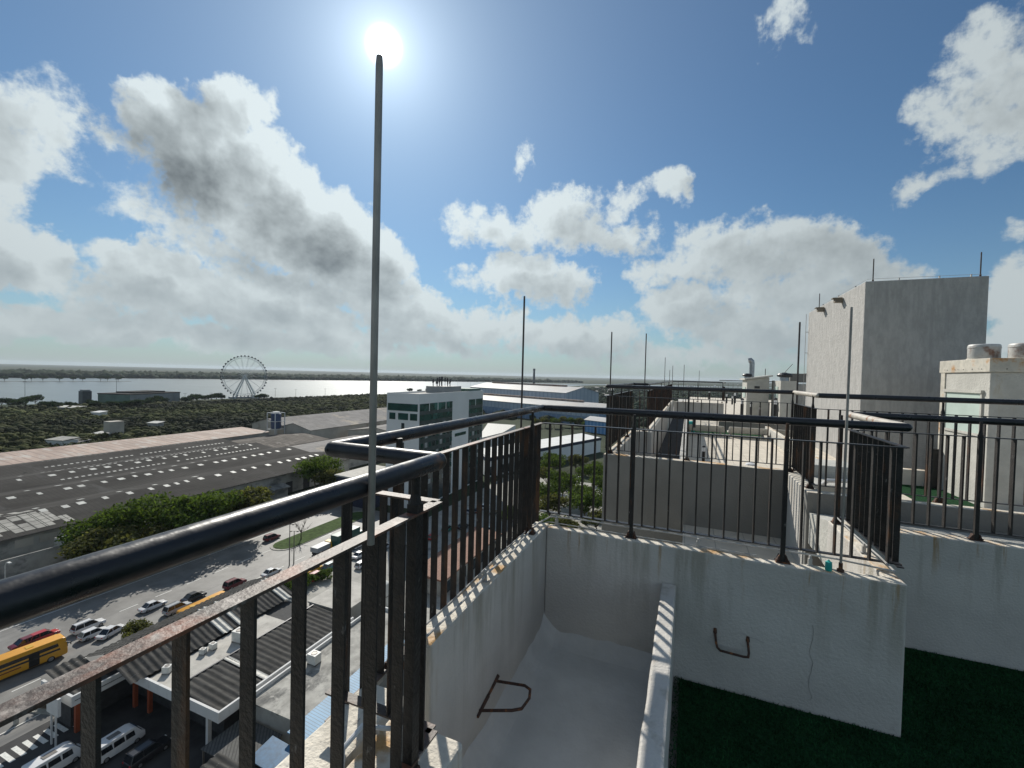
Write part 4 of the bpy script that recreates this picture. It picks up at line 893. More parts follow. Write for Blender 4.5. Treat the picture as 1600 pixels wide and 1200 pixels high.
b = MB(); b.box(-262, -237, 36, 190, 0, 7.8); b.build('wall', 'tan_wall', r)
b = MB(); b.hexa([(-236.3, 35, 7.9), (-262.5, 35, 8.4), (-262.5, 191, 8.4), (-236.3, 191, 7.9), (-236.3, 35, 8.1), (-262.5, 35, 9.4), (-262.5, 191, 9.4), (-236.3, 191, 8.1)]); b.build('roof', 'roof_pink', r)
b = MB(); b.box(-128.3, -128.0, 20, 53.4, 0, 6.6); b.box(-135.5, -128.3, 53.1, 53.4, 0, 6.4); tag(b.build('compound_wall', 'old_wall'), 'grimy pale compound wall streaked with black in front of the warehouse corner', 'wall')
# gabled sheds further on
def shed(label, x0, x1, y0, y1, e, rg, wm, rm, monitor=False, name='warehouse', doors=()):
    r = thing(name, label, 'warehouse', ((x0+x1)/2, (y0+y1)/2, 0)); xm = (x0+x1)/2
    b = MB(); b.box(x0, x1, y0, y1, 0, e); b.add([(x0, y0, e), (x1, y0, e), (xm, y0, rg-.1), (x0, y1, e), (x1, y1, e), (xm, y1, rg-.1)], [(0, 1, 2), (5, 4, 3), (0, 2, 5, 3), (1, 4, 5, 2)]); b.build('wall', wm, r)
    b = MB()
    for xa, xb in ((x0-.4, xm), (x1+.4, xm)): b.hexa([(xa, y0-.4, e-.15), (xb, y0-.4, rg-.05), (xb, y1+.4, rg-.05), (xa, y1+.4, e-.15), (xa, y0-.4, e+.1), (xb, y0-.4, rg+.2), (xb, y1+.4, rg+.2), (xa, y1+.4, e+.1)])
    ro = b.build('roof', rm, r)
    if monitor:
        b = MB(); b.box(xm-1.2, xm+1.2, y0+6, y1-10, rg+.1, rg+1.2); b.box(xm-1.6, xm+1.6, y0+5.5, y1-9.5, rg+1.2, rg+1.5); b.build('ridge_vent', 'roof_pink', ro)
    for (x, w, h) in doors:
        d = MB(); d.box(x, x+w, y0-.12, y0-.01, .0, h); d.build('door', 'white_paint', r)
    return r, ro
r, ro = shed('pale gabled warehouse with tan roof end, left of the blue tank tower', -273, -243.5, 206, 340, 9.5, 13.5, 'tan_wall', 'roof_grey')
r2, ro2 = shed('pale gabled warehouse with two white doors, right of the blue tank tower', -242.5, -214, 200, 330, 9.5, 13.0, 'tan_wall', 'roof_grey', doors=((-226, 4, 7), (-219, 3, 7)))
shed('low brown roofed shed at the far end of the dark warehouse, before the pale gables', -236, -196, 154, 197, 6, 8, 'old_wall', 'roof_brown')
shed('low grey sheet roofed shed between dark warehouse and white hotel', -194, -150, 154, 215, 6, 8.4, 'old_wall', 'roof_grey')
shed('long pale ribbed shed far behind the white hotel and the lightning rod', -205, -160, 222, 330, 8, 11, 'tan_wall', 'roof_grey')
o = thing('water_tower', 'dark blue tank standing in a white steel frame above the gabled warehouses', 'water tower', (-243, 196, 0))
b = MB(); b.lathe([(2.6, 9.5), (2.9, 9.8), (2.9, 18.6), (2.6, 18.9), (.4, 19.4)], (-238.5, 196, 0), 20); b.build('tank', 'tank_blue', o, smooth=True)
b = MB()
for sx in (-3.4, 3.4):
    for sy in (-3.4, 3.4): b.beam((-238.5+sx, 196+sy, 0), (-238.5+sx, 196+sy, 19.6), .4, .4)
for z in (9.2, 14.2, 19.4):
    for a, c in (((-3.4, -3.4), (3.4, -3.4)), ((3.4, -3.4), (3.4, 3.4)), ((3.4, 3.4), (-3.4, 3.4)), ((-3.4, 3.4), (-3.4, -3.4))): b.beam((-238.5+a[0], 196+a[1], z), (-238.5+c[0], 196+c[1], z), .3, .3)
b.build('frame', 'wheel_white', o)
b = MB(); b.lathe([(2.2, 19.3), (2.0, 20.0)], (-238.5, 196, 0), 16); b.build('lid', 'white_paint', o)
# small houses at the thicket edge
def cottage(label, px, py, w, d, h, wm='white_paint', rm='roof_tile', group=None, name='small_house', z=0, cat='house'):
    p = at(px, py, z); r = thing(name, label, cat, (p.x, p.y, 0), YAW*.6, group); x, y = p.x, p.y
    def L(bb, nm, m): bb.build(nm, m, r)
    M = r.matrix_world; b = MB(); b.v = []
    def bx(x0, x1, y0, y1, z0, z1):
        b.hexa([tuple(M @ Vector(q)) for q in [(x0,y0,z0),(x1,y0,z0),(x1,y1,z0),(x0,y1,z0),(x0,y0,z1),(x1,y0,z1),(x1,y1,z1),(x0,y1,z1)]])
    bx(-w/2, w/2, 0, d, 0, h); b.build('wall', wm, r); b = MB()
    b.hexa([tuple(M @ Vector(q)) for q in [(-w/2-.5,-.5,h),(w/2+.5,-.5,h),(w/2+.5,d+.5,h+.8),(-w/2-.5,d+.5,h+.8),(-w/2-.5,-.5,h+.3),(w/2+.5,-.5,h+.3),(w/2+.5,d+.5,h+1.1),(-w/2-.5,d+.5,h+1.1)]]); b.build('roof', rm, r)
    for k in (-.25, .2):
        b = MB(); b.hexa([tuple(M @ Vector(q)) for q in [(k*w-.6,-.06,.8*h/3),(k*w+.6,-.06,.8*h/3),(k*w+.6,.02,.8*h/3),(k*w-.6,.02,.8*h/3),(k*w-.6,-.06,.75*h),(k*w+.6,-.06,.75*h),(k*w+.6,.02,.75*h),(k*w-.6,.02,.75*h)]]); b.build('window', 'glass_dark', r)
    return r
cottage('small white house with cream roof at the thicket edge', 85, 706, 11, 7, 6.0)
cottage('low grey annex right of the small white house', 112, 703, 8, 6, 4.0, wm='old_wall', rm='roof_grey')
cottage('tiny white hut deep in the dark thicket', 149, 658, 8, 6, 7, rm='white_paint'); cottage('low hut with pale roof in the thicket by the pink roof', 156, 690, 11, 5, 4.5, wm='old_wall', rm='corrugated_pale'); cottage('low pale roofed hut right of the concrete tank', 238, 676, 8, 5, 6.5, wm='old_wall', rm='corrugated_pale')
cottage('low white roofed shelter on the river bank left of the dark tower', 95, 645, 30, 10, 5, rm='corrugated_pale', wm='pavilion_grey')
p = at(178, 690, 0); o = thing('water_tank', 'square concrete water tank on legs at the thicket edge', 'tank', (p.x, p.y, 0))
b = MB(); b.box(p.x-3.5, p.x+3.5, p.y-3.5, p.y+3.5, 6.0, 12.5); b.build('tank', 'tan_wall', o)
for sx in (-3, 3):
    for sy in (-3, 3): b = MB(); b.box(p.x+sx-.4, p.x+sx+.4, p.y+sy-.4, p.y+sy+.4, 0, 6.0); b.build('leg', 'old_wall', o)
# pavilion by the river, dark tower, light poles
A, Bq, Cq = at(153, 634, 0), at(203, 636, 0), at(281, 630, 0)
r = thing('pavilion', 'long low grey green hall on the river bank left of the ferris wheel', 'hall', (Bq.x, Bq.y, 0))
D_ = A+(Cq-Bq)
b = MB(); b.prism([(A.x, A.y), (Bq.x, Bq.y), (Cq.x, Cq.y), (D_.x, D_.y)], 0, 13.5); b.build('wall', 'pavilion_grey', r)
n1 = (Bq-A).normalized(); n2 = Vector((n1.y, -n1.x, 0)); b = MB(); q = n2*.15
b.hexa([A+q, Bq+q, Bq, A, A+q+Vector((0, 0, 13.4)), Bq+q+Vector((0, 0, 13.4)), Bq+Vector((0, 0, 13.4)), A+Vector((0, 0, 13.4))]); b.build('green_front', 'pavilion_green', r)
cen = (A+Cq)/2; b = MB(); b.prism([tuple((cen+(p-cen)*1.02).xy) for p in (A, Bq, Cq, D_)], 13.5, 14.4); b.prism([tuple((cen+(p-cen)*.6).xy) for p in (A, Bq, Cq, D_)], 14.4, 16.0); b.build('roof', 'roof_dark', r)
p = at(133, 635, 0); r = thing('river_tower', 'short dark block tower beside the long hall on the river bank', 'tower', (p.x, p.y, 0))
b = MB(); b.box(p.x-4, p.x+4, p.y-4, p.y+4, 0, 17); b.build('body', 'cabin_dark', r); b = MB(); b.box(p.x-3.2, p.x+3.2, p.y-3.2, p.y+3.2, 17, 18.5); b.build('roof', 'pavilion_grey', r)
def lightpole(px, py, h, label, cross=True, group='light poles on the river bank', rr=.22):
    p = at(px, py, 0); o = thing('light_pole', label, 'pole', (p.x, p.y, 0), group=group)
    b = MB(); b.tube([(p.x, p.y, 0), (p.x, p.y, h)], [rr, rr*.6], 8); b.build('mast', 'pole_metal', o)
    b = MB(); w = rr*7; b.beam((p.x-w, p.y-w*.4, h), (p.x+w, p.y+w*.4, h), rr, rr); b.box(p.x-w, p.x-w*.6, p.y-w*.6, p.y-w*.2, h-rr*1.5, h); b.box(p.x+w*.6, p.x+w, p.y+w*.2, p.y+w*.6, h-rr*1.5, h); b.build('lamp_arm', 'pole_metal', o)
for px, py, h, l in ((39, 634, 26, 'tall light mast on the river bank at the far left'), (182, 634, 30, 'light mast rising behind the long hall'), (289, 631, 13, 'short light pole left of the ferris wheel, first in line'), (270, 632, 15, 'light pole at the right end of the long hall'), (330, 628, 12, 'short light pole close to the ferris wheel'), (312, 629, 11, 'short light pole amid trees left of the wheel'), (601, 615, 20, 'light pole on the bank behind the hotel, nearest the rod'), (634, 613, 22, 'light pole on the bank left of the hotel antennas'), (700, 611, 26, 'light pole on the bank right of the hotel antennas'), (715, 611, 26, 'second light pole right of the hotel antennas'), (735, 610, 24, 'third light pole right of the hotel antennas'), (430, 623, 16, 'light pole just right of the ferris wheel'), (462, 621, 13, 'lone light pole on the bank between wheel and rod'), (508, 619, 13, 'light pole on the bank left of the main rod')):
    lightpole(px, py, h, l)
p = at(834, 606, 0); r = thing('chimney', 'thin dark chimney by the river above the blue sheds', 'chimney', (p.x, p.y, 0)); b = MB(); b.lathe([(5, 0), (3.5, 62), (4.2, 64), (4.2, 70)], (p.x, p.y, 0), 12); b.build('stack', 'cabin_dark', r)
# ferris wheel
base = at(382, 622, 0); C0 = Vector((base.x, base.y, 34.0)); RW = 30.5
vd = Vector((C0.x, C0.y, 0)).normalized(); ra = math.radians(14); ax = Vector((vd.x*math.cos(ra)-vd.y*math.sin(ra), vd.x*math.sin(ra)+vd.y*math.cos(ra), 0)); tx = Vector((-ax.y, ax.x, 0)); tz = Vector((0, 0, 1))
r = thing('ferris_wheel', 'tall white ferris wheel with dark cabins standing on the river bank', 'ferris wheel', (base.x, base.y, 0))
def wp(a, rr, off=0): return C0+tx*(math.cos(a)*rr)+tz*(math.sin(a)*rr)+ax*off
for off in (-1.3, 1.3):
    b = MB(); n = 72
    for rr, th in ((RW, .30), (RW-2.6, .2)):
        for k in range(n): b.beam(wp(2*math.pi*k/n, rr, off), wp(2*math.pi*(k+1)/n, rr, off), th, th)
    for k in range(n): b.beam(wp(2*math.pi*k/n, RW, off), wp(2*math.pi*(k+.5)/n, RW-2.6, off), .14, .14)
    b.build('rim', 'wheel_steel', r)
for k in range(18):
    a = 2*math.pi*k/18; b = MB(); b.beam(wp(a, 1.0, 2.2), wp(a, RW-2.6, 1.3), .20, .20); b.beam(wp(a, 1.0, -2.2), wp(a, RW-2.6, -1.3), .20, .20); b.beam(wp(a, RW, -1.3), wp(a, RW, 1.3), .2, .2); b.build('spoke', 'wheel_white', r)
for k in range(40):
    p = wp(2*math.pi*k/40, RW+1.0, 0); b = MB(); b.lathe([(.5, -1.6), (1.05, -1.2), (1.1, .3), (.9, .7), (.3, .9)], p, 8); b.build('cabin', 'cabin_dark', r)
b = MB(); b.tube([C0-ax*4, C0+ax*4], 1.1, 14); b.build('hub', 'wheel_white', r)
for s1 in (-1, 1):
    for s2 in (-1, 1):
        b = MB(); b.tube([C0+ax*(3.4*s1), Vector((C0.x, C0.y, 0))+ax*(8*s1)+tx*(14.5*s2)], [.75, 1.0], 10); b.build('leg', 'wheel_white', r)
b = MB(); b.beam(Vector((C0.x, C0.y, 1.2))-tx*20, Vector((C0.x, C0.y, 1.2))+tx*20, 14, 2.4); b.build('platform', 'pavilion_grey', r)
b = MB(); b.box(C0.x+8, C0.x+17, C0.y+6, C0.y+13, 0, 5); b.build('ticket_hall', 'white_paint', r)

# ---- white hotel with green glass
HXr, HYf, HXl, HYb, HZt = -84.6, 124.6, -97.9, 174.0, 39.0
r = thing('hotel', 'white hotel block with green glass bands and roof antennas beyond the railing', 'building', (-91, 149, 0))
b = MB(); b.box(HXl, HXr, HYf, HYb, 0, HZt); b.build('wall', 'hotel_white', r)
def glassband(x0, x1, y0, y1, z0, z1, m='green_glass', nm='window', par=None): g = MB(); g.box(x0, x1, y0, y1, z0, z1); return g.build(nm, m, par or r)
glassband(HXl+.5, HXr-.45, HYf-.10, HYf+.1, 33.5, 36.0)
for x0, x1 in ((-96.7, -94.2), (-93.0, -88.9), (-88.1, -85.2)): glassband(x0, x1, HYf-.10, HYf+.1, 30.4, 32.7)
for k in range(8): glassband(-91.6, -90.4, HYf-.08, HYf+.1, 27.2-k*3.35, 29.3-k*3.35, 'glass_dark')
for (y0, y1) in ((125.1, 147.0), (160.8, 173.6)):
    glassband(HXr-.1, HXr+.10, y0, y1, .5, 36.1, 'spandrel', 'facade_panel')
    glassband(HXr+.02, HXr+.16, y0+.1, y1-.1, 33.6, 36.0); glassband(HXr+.02, HXr+.16, y0+.1, y1-.1, 30.2, 32.3)
    for z in (27.3, 24.0, 20.7, 17.4, 14.1, 10.8, 7.5):
        yy = y0+.9; j = 0
        while yy < y1-1.4:
            g = glassband(HXr+.03, HXr+.14, yy, yy+1.5, z, z+1.7, ('green_glass', 'curtain', 'green_glass', 'glass_dark')[(j*5+int(z)) % 4]); yy += 2.45; j += 1
    yy = y0+5.5
    while yy < y1-3: glassband(HXr-.05, HXr+.24, yy, yy+.35, 33.4, 36.1, 'hotel_white', 'mullion'); yy += 5.6
glassband(HXr-.1, HXr+.12, 149.5, 158.5, 22.0, 23.2, 'green_glass')
b = MB(); b.box(HXl, HXr, HYf, HYf+.3, HZt+.004, HZt+.6); b.box(HXl, HXr, HYb-.3, HYb, HZt+.004, HZt+.6); b.box(HXl, HXl+.3, HYf+.31, HYb-.31, HZt+.004, HZt+.6); b.box(HXr-.3, HXr, HYf+.31, HYb-.31, HZt+.004, HZt+.6)
b.build('roof_parapet', 'hotel_white', r)
b = MB(); b.sheet(HXl+.3, HXr-.3, HYf+.3, HYb-.3, HZt+.02); b.build('roof_deck', 'flat_membrane', r)
b = MB(); b.box(-96, -88, 146, 160, HZt+.03, HZt+2.6); b.build('penthouse', 'pavilion_grey', r); b = MB(); b.box(-94, -85.4, 162, 173, HZt+.03, HZt+1.5); b.build('glass_screen', 'pavilion_green', r)
rs = random.Random(2)
for k in range(20):
    x, y = rs.uniform(-95.6, -89.5), rs.uniform(146.5, 154); h = rs.uniform(1.8, 3.9); b = MB(); b.tube([(x, y, HZt+2.6), (x, y, HZt+2.6+h)], .10, 6); b.box(x-.22, x+.22, y-.15, y+.15, HZt+2.6+h*.5, HZt+2.6+h*.97); b.build('antenna', 'turbine_dark', r)
p0, p1, p2 = at(516, 745, 4), at(590, 740, 4), None
r = thing('annex', 'navy blue low annex with pale teal window strip behind the rail corner', 'building', (-106, 127, 0))
b = MB(); b.prism([(-115, 119), (-98.5, 117.5), (-98.2, 136), (-114.5, 138)], 0, 9.5); b.build('wall', 'annex_navy', r)
b = MB(); b.prism([(-115.4, 118.6), (-98.3, 117.1), (-97.95, 136.4), (-114.8, 138.4)], 9.5, 10.0); b.build('roof', 'flat_membrane', r)
b = MB(); b.hexa([(-112, 118.58, 6.2), (-99.5, 117.45, 6.2), (-99.5, 117.6, 6.2), (-112, 118.73, 6.2), (-112, 118.58, 8.2), (-99.5, 117.45, 8.2), (-99.5, 117.6, 8.2), (-112, 118.73, 8.2)]); b.build('window', 'pale_green_panel', r)
# ---- blue sheds
def slab_shed(label, pA, pB, depth, e, rg, wm, gm, back=None, monitor=True, upper=0):
    A, B_ = Vector((pA.x, pA.y, 0)), Vector((pB.x, pB.y, 0)); d = (B_-A).normalized(); nn = Vector((-d.y, d.x, 0)); nn = nn if nn.y > 0 else -nn
    r = thing('industrial_shed', label, 'shed', ((A+B_)/2).to_tuple()); h = nn*depth; Z = Vector((0, 0, 1))
    b = MB(); b.hexa([A, B_, B_+h, A+h, A+Z*e, B_+Z*e, B_+h+Z*e, A+h+Z*e]); b.build('wall', wm, r)
    if upper:
        b = MB(); o_ = -nn*.25; b.hexa([A+o_+Z*e*upper, B_+o_+Z*e*upper, B_+Z*e*upper, A+Z*e*upper, A+o_+Z*(e-.3), B_+o_+Z*(e-.3), B_+Z*(e-.3), A+Z*(e-.3)]); b.build('upper_cladding', 'shed_pale', r)
    b = MB(); m1, m2 = A+h*.5+Z*rg, B_+h*.5+Z*rg
    for u in (A, B_):
        b = MB(); m_ = m1 if u is A else m2; b.add([u+Z*e, u+h+Z*e, m_, u+Z*e+d*(.2 if u is B_ else -.2), u+h+Z*e+d*(.2 if u is B_ else -.2), m_+d*(.2 if u is B_ else -.2)], [(0, 1, 2), (5, 4, 3), (0, 3, 4, 1), (1, 4, 5, 2), (2, 5, 3, 0)]); b.build('gable', gm, r)
    b = MB()
    for o1 in (A-nn*.8, A+h+nn*.8):
        o2 = o1+(B_-A); k = Z*(e-.2); t_ = Z*.4
        b.hexa([o1+k-d*.8, o2+k+d*.8, m2+d*.8-Z*.1, m1-d*.8-Z*.1, o1+k-d*.8+t_, o2+k+d*.8+t_, m2+d*.8+t_, m1-d*.8+t_])
    ro = b.build('roof', 'shed_roof', r)
    if monitor:
        L = (B_-A).length; u, v = m1+d*L*.08, m2-d*L*.14; b = MB(); b.beam(u+Z*1.1, v+Z*1.1, 3.4, 1.8); b.build('ridge_vent', 'roof_pink', ro)
    return r
slab_shed('large blue industrial shed with striped wall, nearer of the two big ones', at(690, 619, 16), at(936, 641, 16), 46, 16, 20.5, 'shed_blue', 'shed_pale', upper=.55)
slab_shed('tall pale blue industrial shed behind, with grey ridge vent', at(735, 604.5, 28), at(884, 614.2, 28), 58, 28, 34, 'shed_pale', 'shed_pale')
slab_shed('small bright blue shed with pale stripes at the right end of the big one', at(914, 656, 10), at(948, 660, 10), 16, 10, 12.5, 'shed_bright', 'shed_bright', monitor=False)
def roofbox(label, pxs, z, fas, wm, rm, name='building', cat='building', band=None):
    q = [at(px, py, z) for px, py in pxs]; r = thing(name, label, cat, (sum(v.x for v in q)/len(q), sum(v.y for v in q)/len(q), 0)); P = [(v.x, v.y) for v in q]
    c = Vector((sum(p[0] for p in P)/len(P), sum(p[1] for p in P)/len(P))); I = [tuple(c+(Vector(p)-c)*.985) for p in P]
    b = MB(); b.prism(I, 0, z-fas); b.build('wall', wm, r); b = MB(); b.prism(P, z-fas+.01, z-.05); b.build('fascia', 'annex_navy' if fas > .5 else 'sidewalk', r); b = MB(); b.prism([tuple(c+(Vector(p)-c)*.97) for p in P], z-.049, z); b.build('roof', rm, r)
    if band:
        for i in range(len(P)-1):
            pa, pb = Vector(I[i]), Vector(I[i+1]); d = (pb-pa); L = d.length; d /= L; nn = Vector((d.y, -d.x)); nn = nn if nn.dot(pa-c) > 0 else -nn
            for k in range(min(9, int(L/6))):
                g = MB(); a0 = pa+d*(k*6+1.2); a1 = a0+d*4.2; f = [a0+nn*.02, a1+nn*.02, a1+nn*.10, a0+nn*.10]
                g.prism([tuple(v) for v in f], .8, z*.52); g.build('window', 'glass_dark', r)
    return r
roofbox('long building with bright white flat roof and navy fascia behind the grove', ((760, 716), (940, 683.5), (910, 676.5), (742, 702)), 9, 1.7, 'hotel_white', 'white_paint', band=True)
roofbox('building with ribbed cream roof just right of the hotel', ((745, 686), (786, 676), (806, 664), (762, 661)), 8, .4, 'hotel_white', 'corrugated_pale')
rs = random.Random(77)
for k in range(46):
    px, py = rs.uniform(898, 965), rs.uniform(606, 622); p = at(px, py, 0)
    if k > 30: px, py = rs.uniform(1050, 1210), rs.uniform(600, 607); p = at(px, py, 0)
    o = thing('far_house', 'tiny pale roofed house in the far settlement', 'house', (p.x, p.y, 0), group='houses of the far settlement'); w = rs.uniform(6, 14); d = rs.uniform(6, 12); h = rs.uniform(3, 7)
    b = MB(); b.box(p.x-w/2, p.x+w/2, p.y-d/2, p.y+d/2, 0, h); b.build('wall', 'hotel_white', o)
    b = MB(); b.frus(p.x-w/2-.5, p.x+w/2+.5, p.y-d/2-.5, p.y+d/2+.5, h, p.x-w/2, p.x+w/2, p.y-.5, p.y+.5, h+2); b.build('roof', 'far_roof', o)

# ------------------------------------------------------------------ low roofs below the railing
mat('shade_asphalt', (.045, .045, .046), .75, var=.3, vs=.4, spec=.2)  # asphalt toned near black to deepen the shade beside the shop
b = MB(); b.sheet(-76.4, -44, 20.0, 37.0, .03); struct(b.build('shade_ground', 'shade_asphalt', loc=(-60, 28, .03)))  # dark sheet over street and yard, shade put into its colour
def corrugate(x0, x1, y0, y1, za, zb, pitch=.9, amp=.075, gaps=(), per=8):
    """sheet roof falling from za at x0 to zb at x1, ridges running along x"""
    b = MB(); n = int((y1-y0)/pitch*per); ys = [y0+(y1-y0)*k/n for k in range(n+1)]
    nx = 6
    for i in range(nx):
        xa, xb = x0+(x1-x0)*i/nx, x0+(x1-x0)*(i+1)/nx; z1 = za+(zb-za)*i/nx; z2 = za+(zb-za)*(i+1)/nx+.015
        base = len(b.v)
        for y in ys:
            w = amp*math.sin(2*math.pi*(y-y0)/pitch); b.v += [(xa, y, z1+w), (xb, y, z2+w)]
        for k in range(n): b.f.append((base+2*k, base+2*k+1, base+2*k+3, base+2*k+2)); b.mi.append(0)
    return b
r = thing('shop_building', 'low shop block with white fascia, dark corrugated roofs and rooftop air conditioners', 'building', (-62, 45, 0))
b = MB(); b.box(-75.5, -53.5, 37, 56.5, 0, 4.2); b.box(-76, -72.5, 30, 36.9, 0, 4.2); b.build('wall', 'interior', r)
b = MB()
b.box(-51.2, -50.9, 34.5, 57.2, 4.3, 5.6); b.box(-69.7, -51.21, 34.5, 34.8, 4.3, 5.6); b.box(-69.98, -69.7, 28.9, 34.8, 4.3, 5.6); b.box(-77, -69.99, 28.9, 29.2, 4.3, 5.6)
b.build('fascia', 'fascia_white', r, bevel=.02)
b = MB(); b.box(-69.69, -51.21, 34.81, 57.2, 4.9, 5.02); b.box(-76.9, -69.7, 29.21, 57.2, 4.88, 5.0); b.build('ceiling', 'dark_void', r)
b = MB(); b.box(-65.4, -59.6, 34.81, 52.0, 5.2, 5.34); b.build('flat_roof', 'flat_membrane', r)
corrugate(-59.5, -51.25, 34.85, 56.8, 5.9, 5.3).build('corrugated_roof', 'corrugated', r, smooth=True)
b = MB(); b.box(-59.62, -59.4, 34.85, 56.8, 5.75, 6.02); b.build('ridge_strip', 'turbine_dark', r)
corrugate(-71.8, -65.5, 33.0, 58.5, 8.0, 5.7, pitch=.85, amp=.075).build('corrugated_roof', 'corrugated', r, smooth=True)
corrugate(-77.5, -71.9, 33.0, 58.5, 5.9, 7.95, pitch=.85, amp=.075).build('corrugated_roof', 'corrugated', r, smooth=True)
corrugate(-77.0, -70.0, 29.2, 32.9, 6.6, 5.5, pitch=.85, amp=.10).build('corrugated_roof', 'corrugated', r, smooth=True)
for y0, w in ((45.0, 1.6), (47.6, .8), (56.0, 1.5)):
    corrugate(-71.7, -65.4, y0, y0+w, 8.06, 5.78, pitch=.8, amp=.10).build('pale_roof_sheet', 'corrugated_pale', r, smooth=True)
corrugate(-59.4, -51.2, 40.9, 41.7, 6.0, 5.42, pitch=.8, amp=.06).build('pale_roof_sheet', 'corrugated_pale', r, smooth=True)
for x, y in ((-69.2, 35.4), (-66.3, 35.6), (-60, 35.4), (-54.0, 35.4), (-52.0, 40), (-52.0, 46), (-71.0, 30.0)):
    b = MB(); b.box(x-.22, x+.22, y-.22, y+.22, 0, 4.3); b.build('column', 'red_column' if x < -65 else 'fascia_white', r)
b = MB(); b.box(-72.2, -69.6, 27.6, 27.9, 4.0, 6.2); b.box(-71.5, -71.3, 27.68, 27.82, 0, 4.0); b.box(-70.5, -70.3, 27.68, 27.82, 0, 4.0)
tag(b.build('sign_board', 'fascia_white'), 'blank white sign box at the left end of the white fascia', 'sign')
def aircon(x, y, z, label, s=1.0, rot=0.0):
    o = thing('air_conditioner', label, 'air conditioner', (x, y, z), rot, 'rooftop air conditioners')
    def tb(b, nm, m, sm=False):
        M = o.matrix_world; b.v = [tuple(M @ Vector(v)) for v in b.v]; b.build(nm, m, o, smooth=sm)
    b = MB(); b.box(-.55*s, .55*s, -.45*s, .45*s, .15*s, 1.15*s); tb(b, 'casing', 'tank_white')
    b = MB(); b.box(-.56*s, -.50*s, -.46*s, .46*s, 0, .15*s); b.box(.50*s, .56*s, -.46*s, .46*s, 0, .15*s); tb(b, 'feet', 'pole_metal')
    b = MB(); b.lathe([(.34*s, 1.15*s), (.34*s, 1.19*s), (.28*s, 1.19*s), (.26*s, 1.165*s)], (0, 0, 0), 18); tb(b, 'fan_ring', 'pole_metal', True)
    b = MB(); b.lathe([(.26*s, 1.153*s), (.26*s, 1.158*s)], (0, 0, 0), 16); tb(b, 'fan', 'black_plastic')
aircon(-62.2, 45.3, 5.34, 'large air conditioner casting a shadow on the cream flat roof', 1.5, .1); aircon(-63.9, 42.4, 5.34, 'small air conditioner left of the large one on the cream roof', .8); aircon(-64.1, 41.1, 5.34, 'smallest air conditioner, at the left of the row on the cream roof', .7, .3); aircon(-64.4, 36.6, 5.34, 'lone small air conditioner at the front of the cream roof', .85, .5)
r = thing('flat_roof_building', 'low building with grimy stained concrete roof beyond the thick rail bars', 'building', (-45, 48, 0))
b = MB(); b.box(-50.2, -41.6, 38.0, 62, 0, 4.8); b.build('wall', 'old_wall', r)
b = MB(); b.box(-50.4, -41.5, 37.8, 62.2, 4.81, 5.0); b.build('roof', 'stained_roof', r)
b = MB(); b.box(-50.4, -50.15, 37.8, 62.2, 5.004, 5.5); b.box(-50.14, -41.5, 61.9, 62.2, 5.004, 5.5); b.build('roof_parapet', 'fascia_white', r)
aircon(-48.4, 46.5, 5.0, 'square air conditioner with round fan at the edge of the stained roof', 1.3, .0)
r = thing('pale_roof_building', 'small building with bare pale concrete roof behind the corrugated roofs', 'building', (-58, 58, 0))
b = MB(); b.box(-62.4, -54.2, 58.6, 67.5, 0, 4.9); b.build('wall', 'old_wall', r); b = MB(); b.box(-62.6, -54.0, 58.4, 67.7, 4.91, 5.15); b.build('roof', 'flat_membrane', r)
r = thing('awning', 'long blue ribbed awning roof between the rail bars', 'awning', (-39.8, 44, 0))
b = MB(); b.hexa([(-41.4, 36.0, 5.3), (-38.4, 36.0, 5.0), (-38.4, 56, 5.0), (-41.4, 56, 5.3), (-41.4, 36.0, 5.42), (-38.4, 36.0, 5.12), (-38.4, 56, 5.12), (-41.4, 56, 5.42)]); b.build('roof', 'blue_sheet', r)
for y in (36.5, 42, 48, 55): b = MB(); b.box(-38.7, -38.55, y, y+.15, 0, 5.02); b.build('post', 'pole_metal', r)
r = thing('awning', 'short dark blue awning below the long blue one', 'awning', (-41, 33.8, 0))
b = MB(); b.hexa([(-43.2, 32.6, 4.3), (-39.2, 32.6, 4.0), (-39.2, 35.6, 4.3), (-43.2, 35.6, 4.6), (-43.2, 32.6, 4.4), (-39.2, 32.6, 4.1), (-39.2, 35.6, 4.4), (-43.2, 35.6, 4.7)]); b.build('roof', 'dark_blue_sheet', r)
b = MB(); b.box(-43.0, -42.85, 32.8, 32.95, 0, 4.3); b.build('post', 'pole_metal', r)
r = thing('shed_roof_building', 'shed with dark ribbed roof at the bottom edge below the blue awnings', 'building', (-42, 28, 0))
b = MB(); b.box(-46.6, -39.4, 22.2, 31.6, 0, 3.6); b.build('wall', 'old_wall', r); corrugate(-47, -39, 22, 32, 4.3, 3.9, pitch=.8, amp=.075).build('corrugated_roof', 'corrugated', r, smooth=True)
r = thing('mesh_canopy', 'dark mesh canopy deck in front of the white fascia', 'canopy', (-47, 33, 0))
b = MB(); b.box(-50.8, -44.0, 32.4, 37.6, 2.9, 3.0); b.build('deck', 'mesh_deck', r)
for x in (-50.6, -44.2):
    for y in (32.6, 37.4): b = MB(); b.box(x-.08, x+.08, y-.08, y+.08, 0, 2.9); b.build('post', 'pole_metal', r)
r = thing('long_shop', 'long single storey building with brown tiled roof seen through the left bars', 'building', (-50, 92, 0))
b = MB(); b.box(-53.6, -46.4, 78.4, 108, 0, 3.4); b.build('wall', 'old_wall', r); b = MB(); b.hexa([(-54, 78, 3.5), (-46, 78, 3.3), (-46, 108.5, 3.3), (-54, 108.5, 3.5), (-54, 78, 4.3), (-46, 78, 3.6), (-46, 108.5, 3.6), (-54, 108.5, 4.3)]); b.build('roof', 'brick_roof', r)
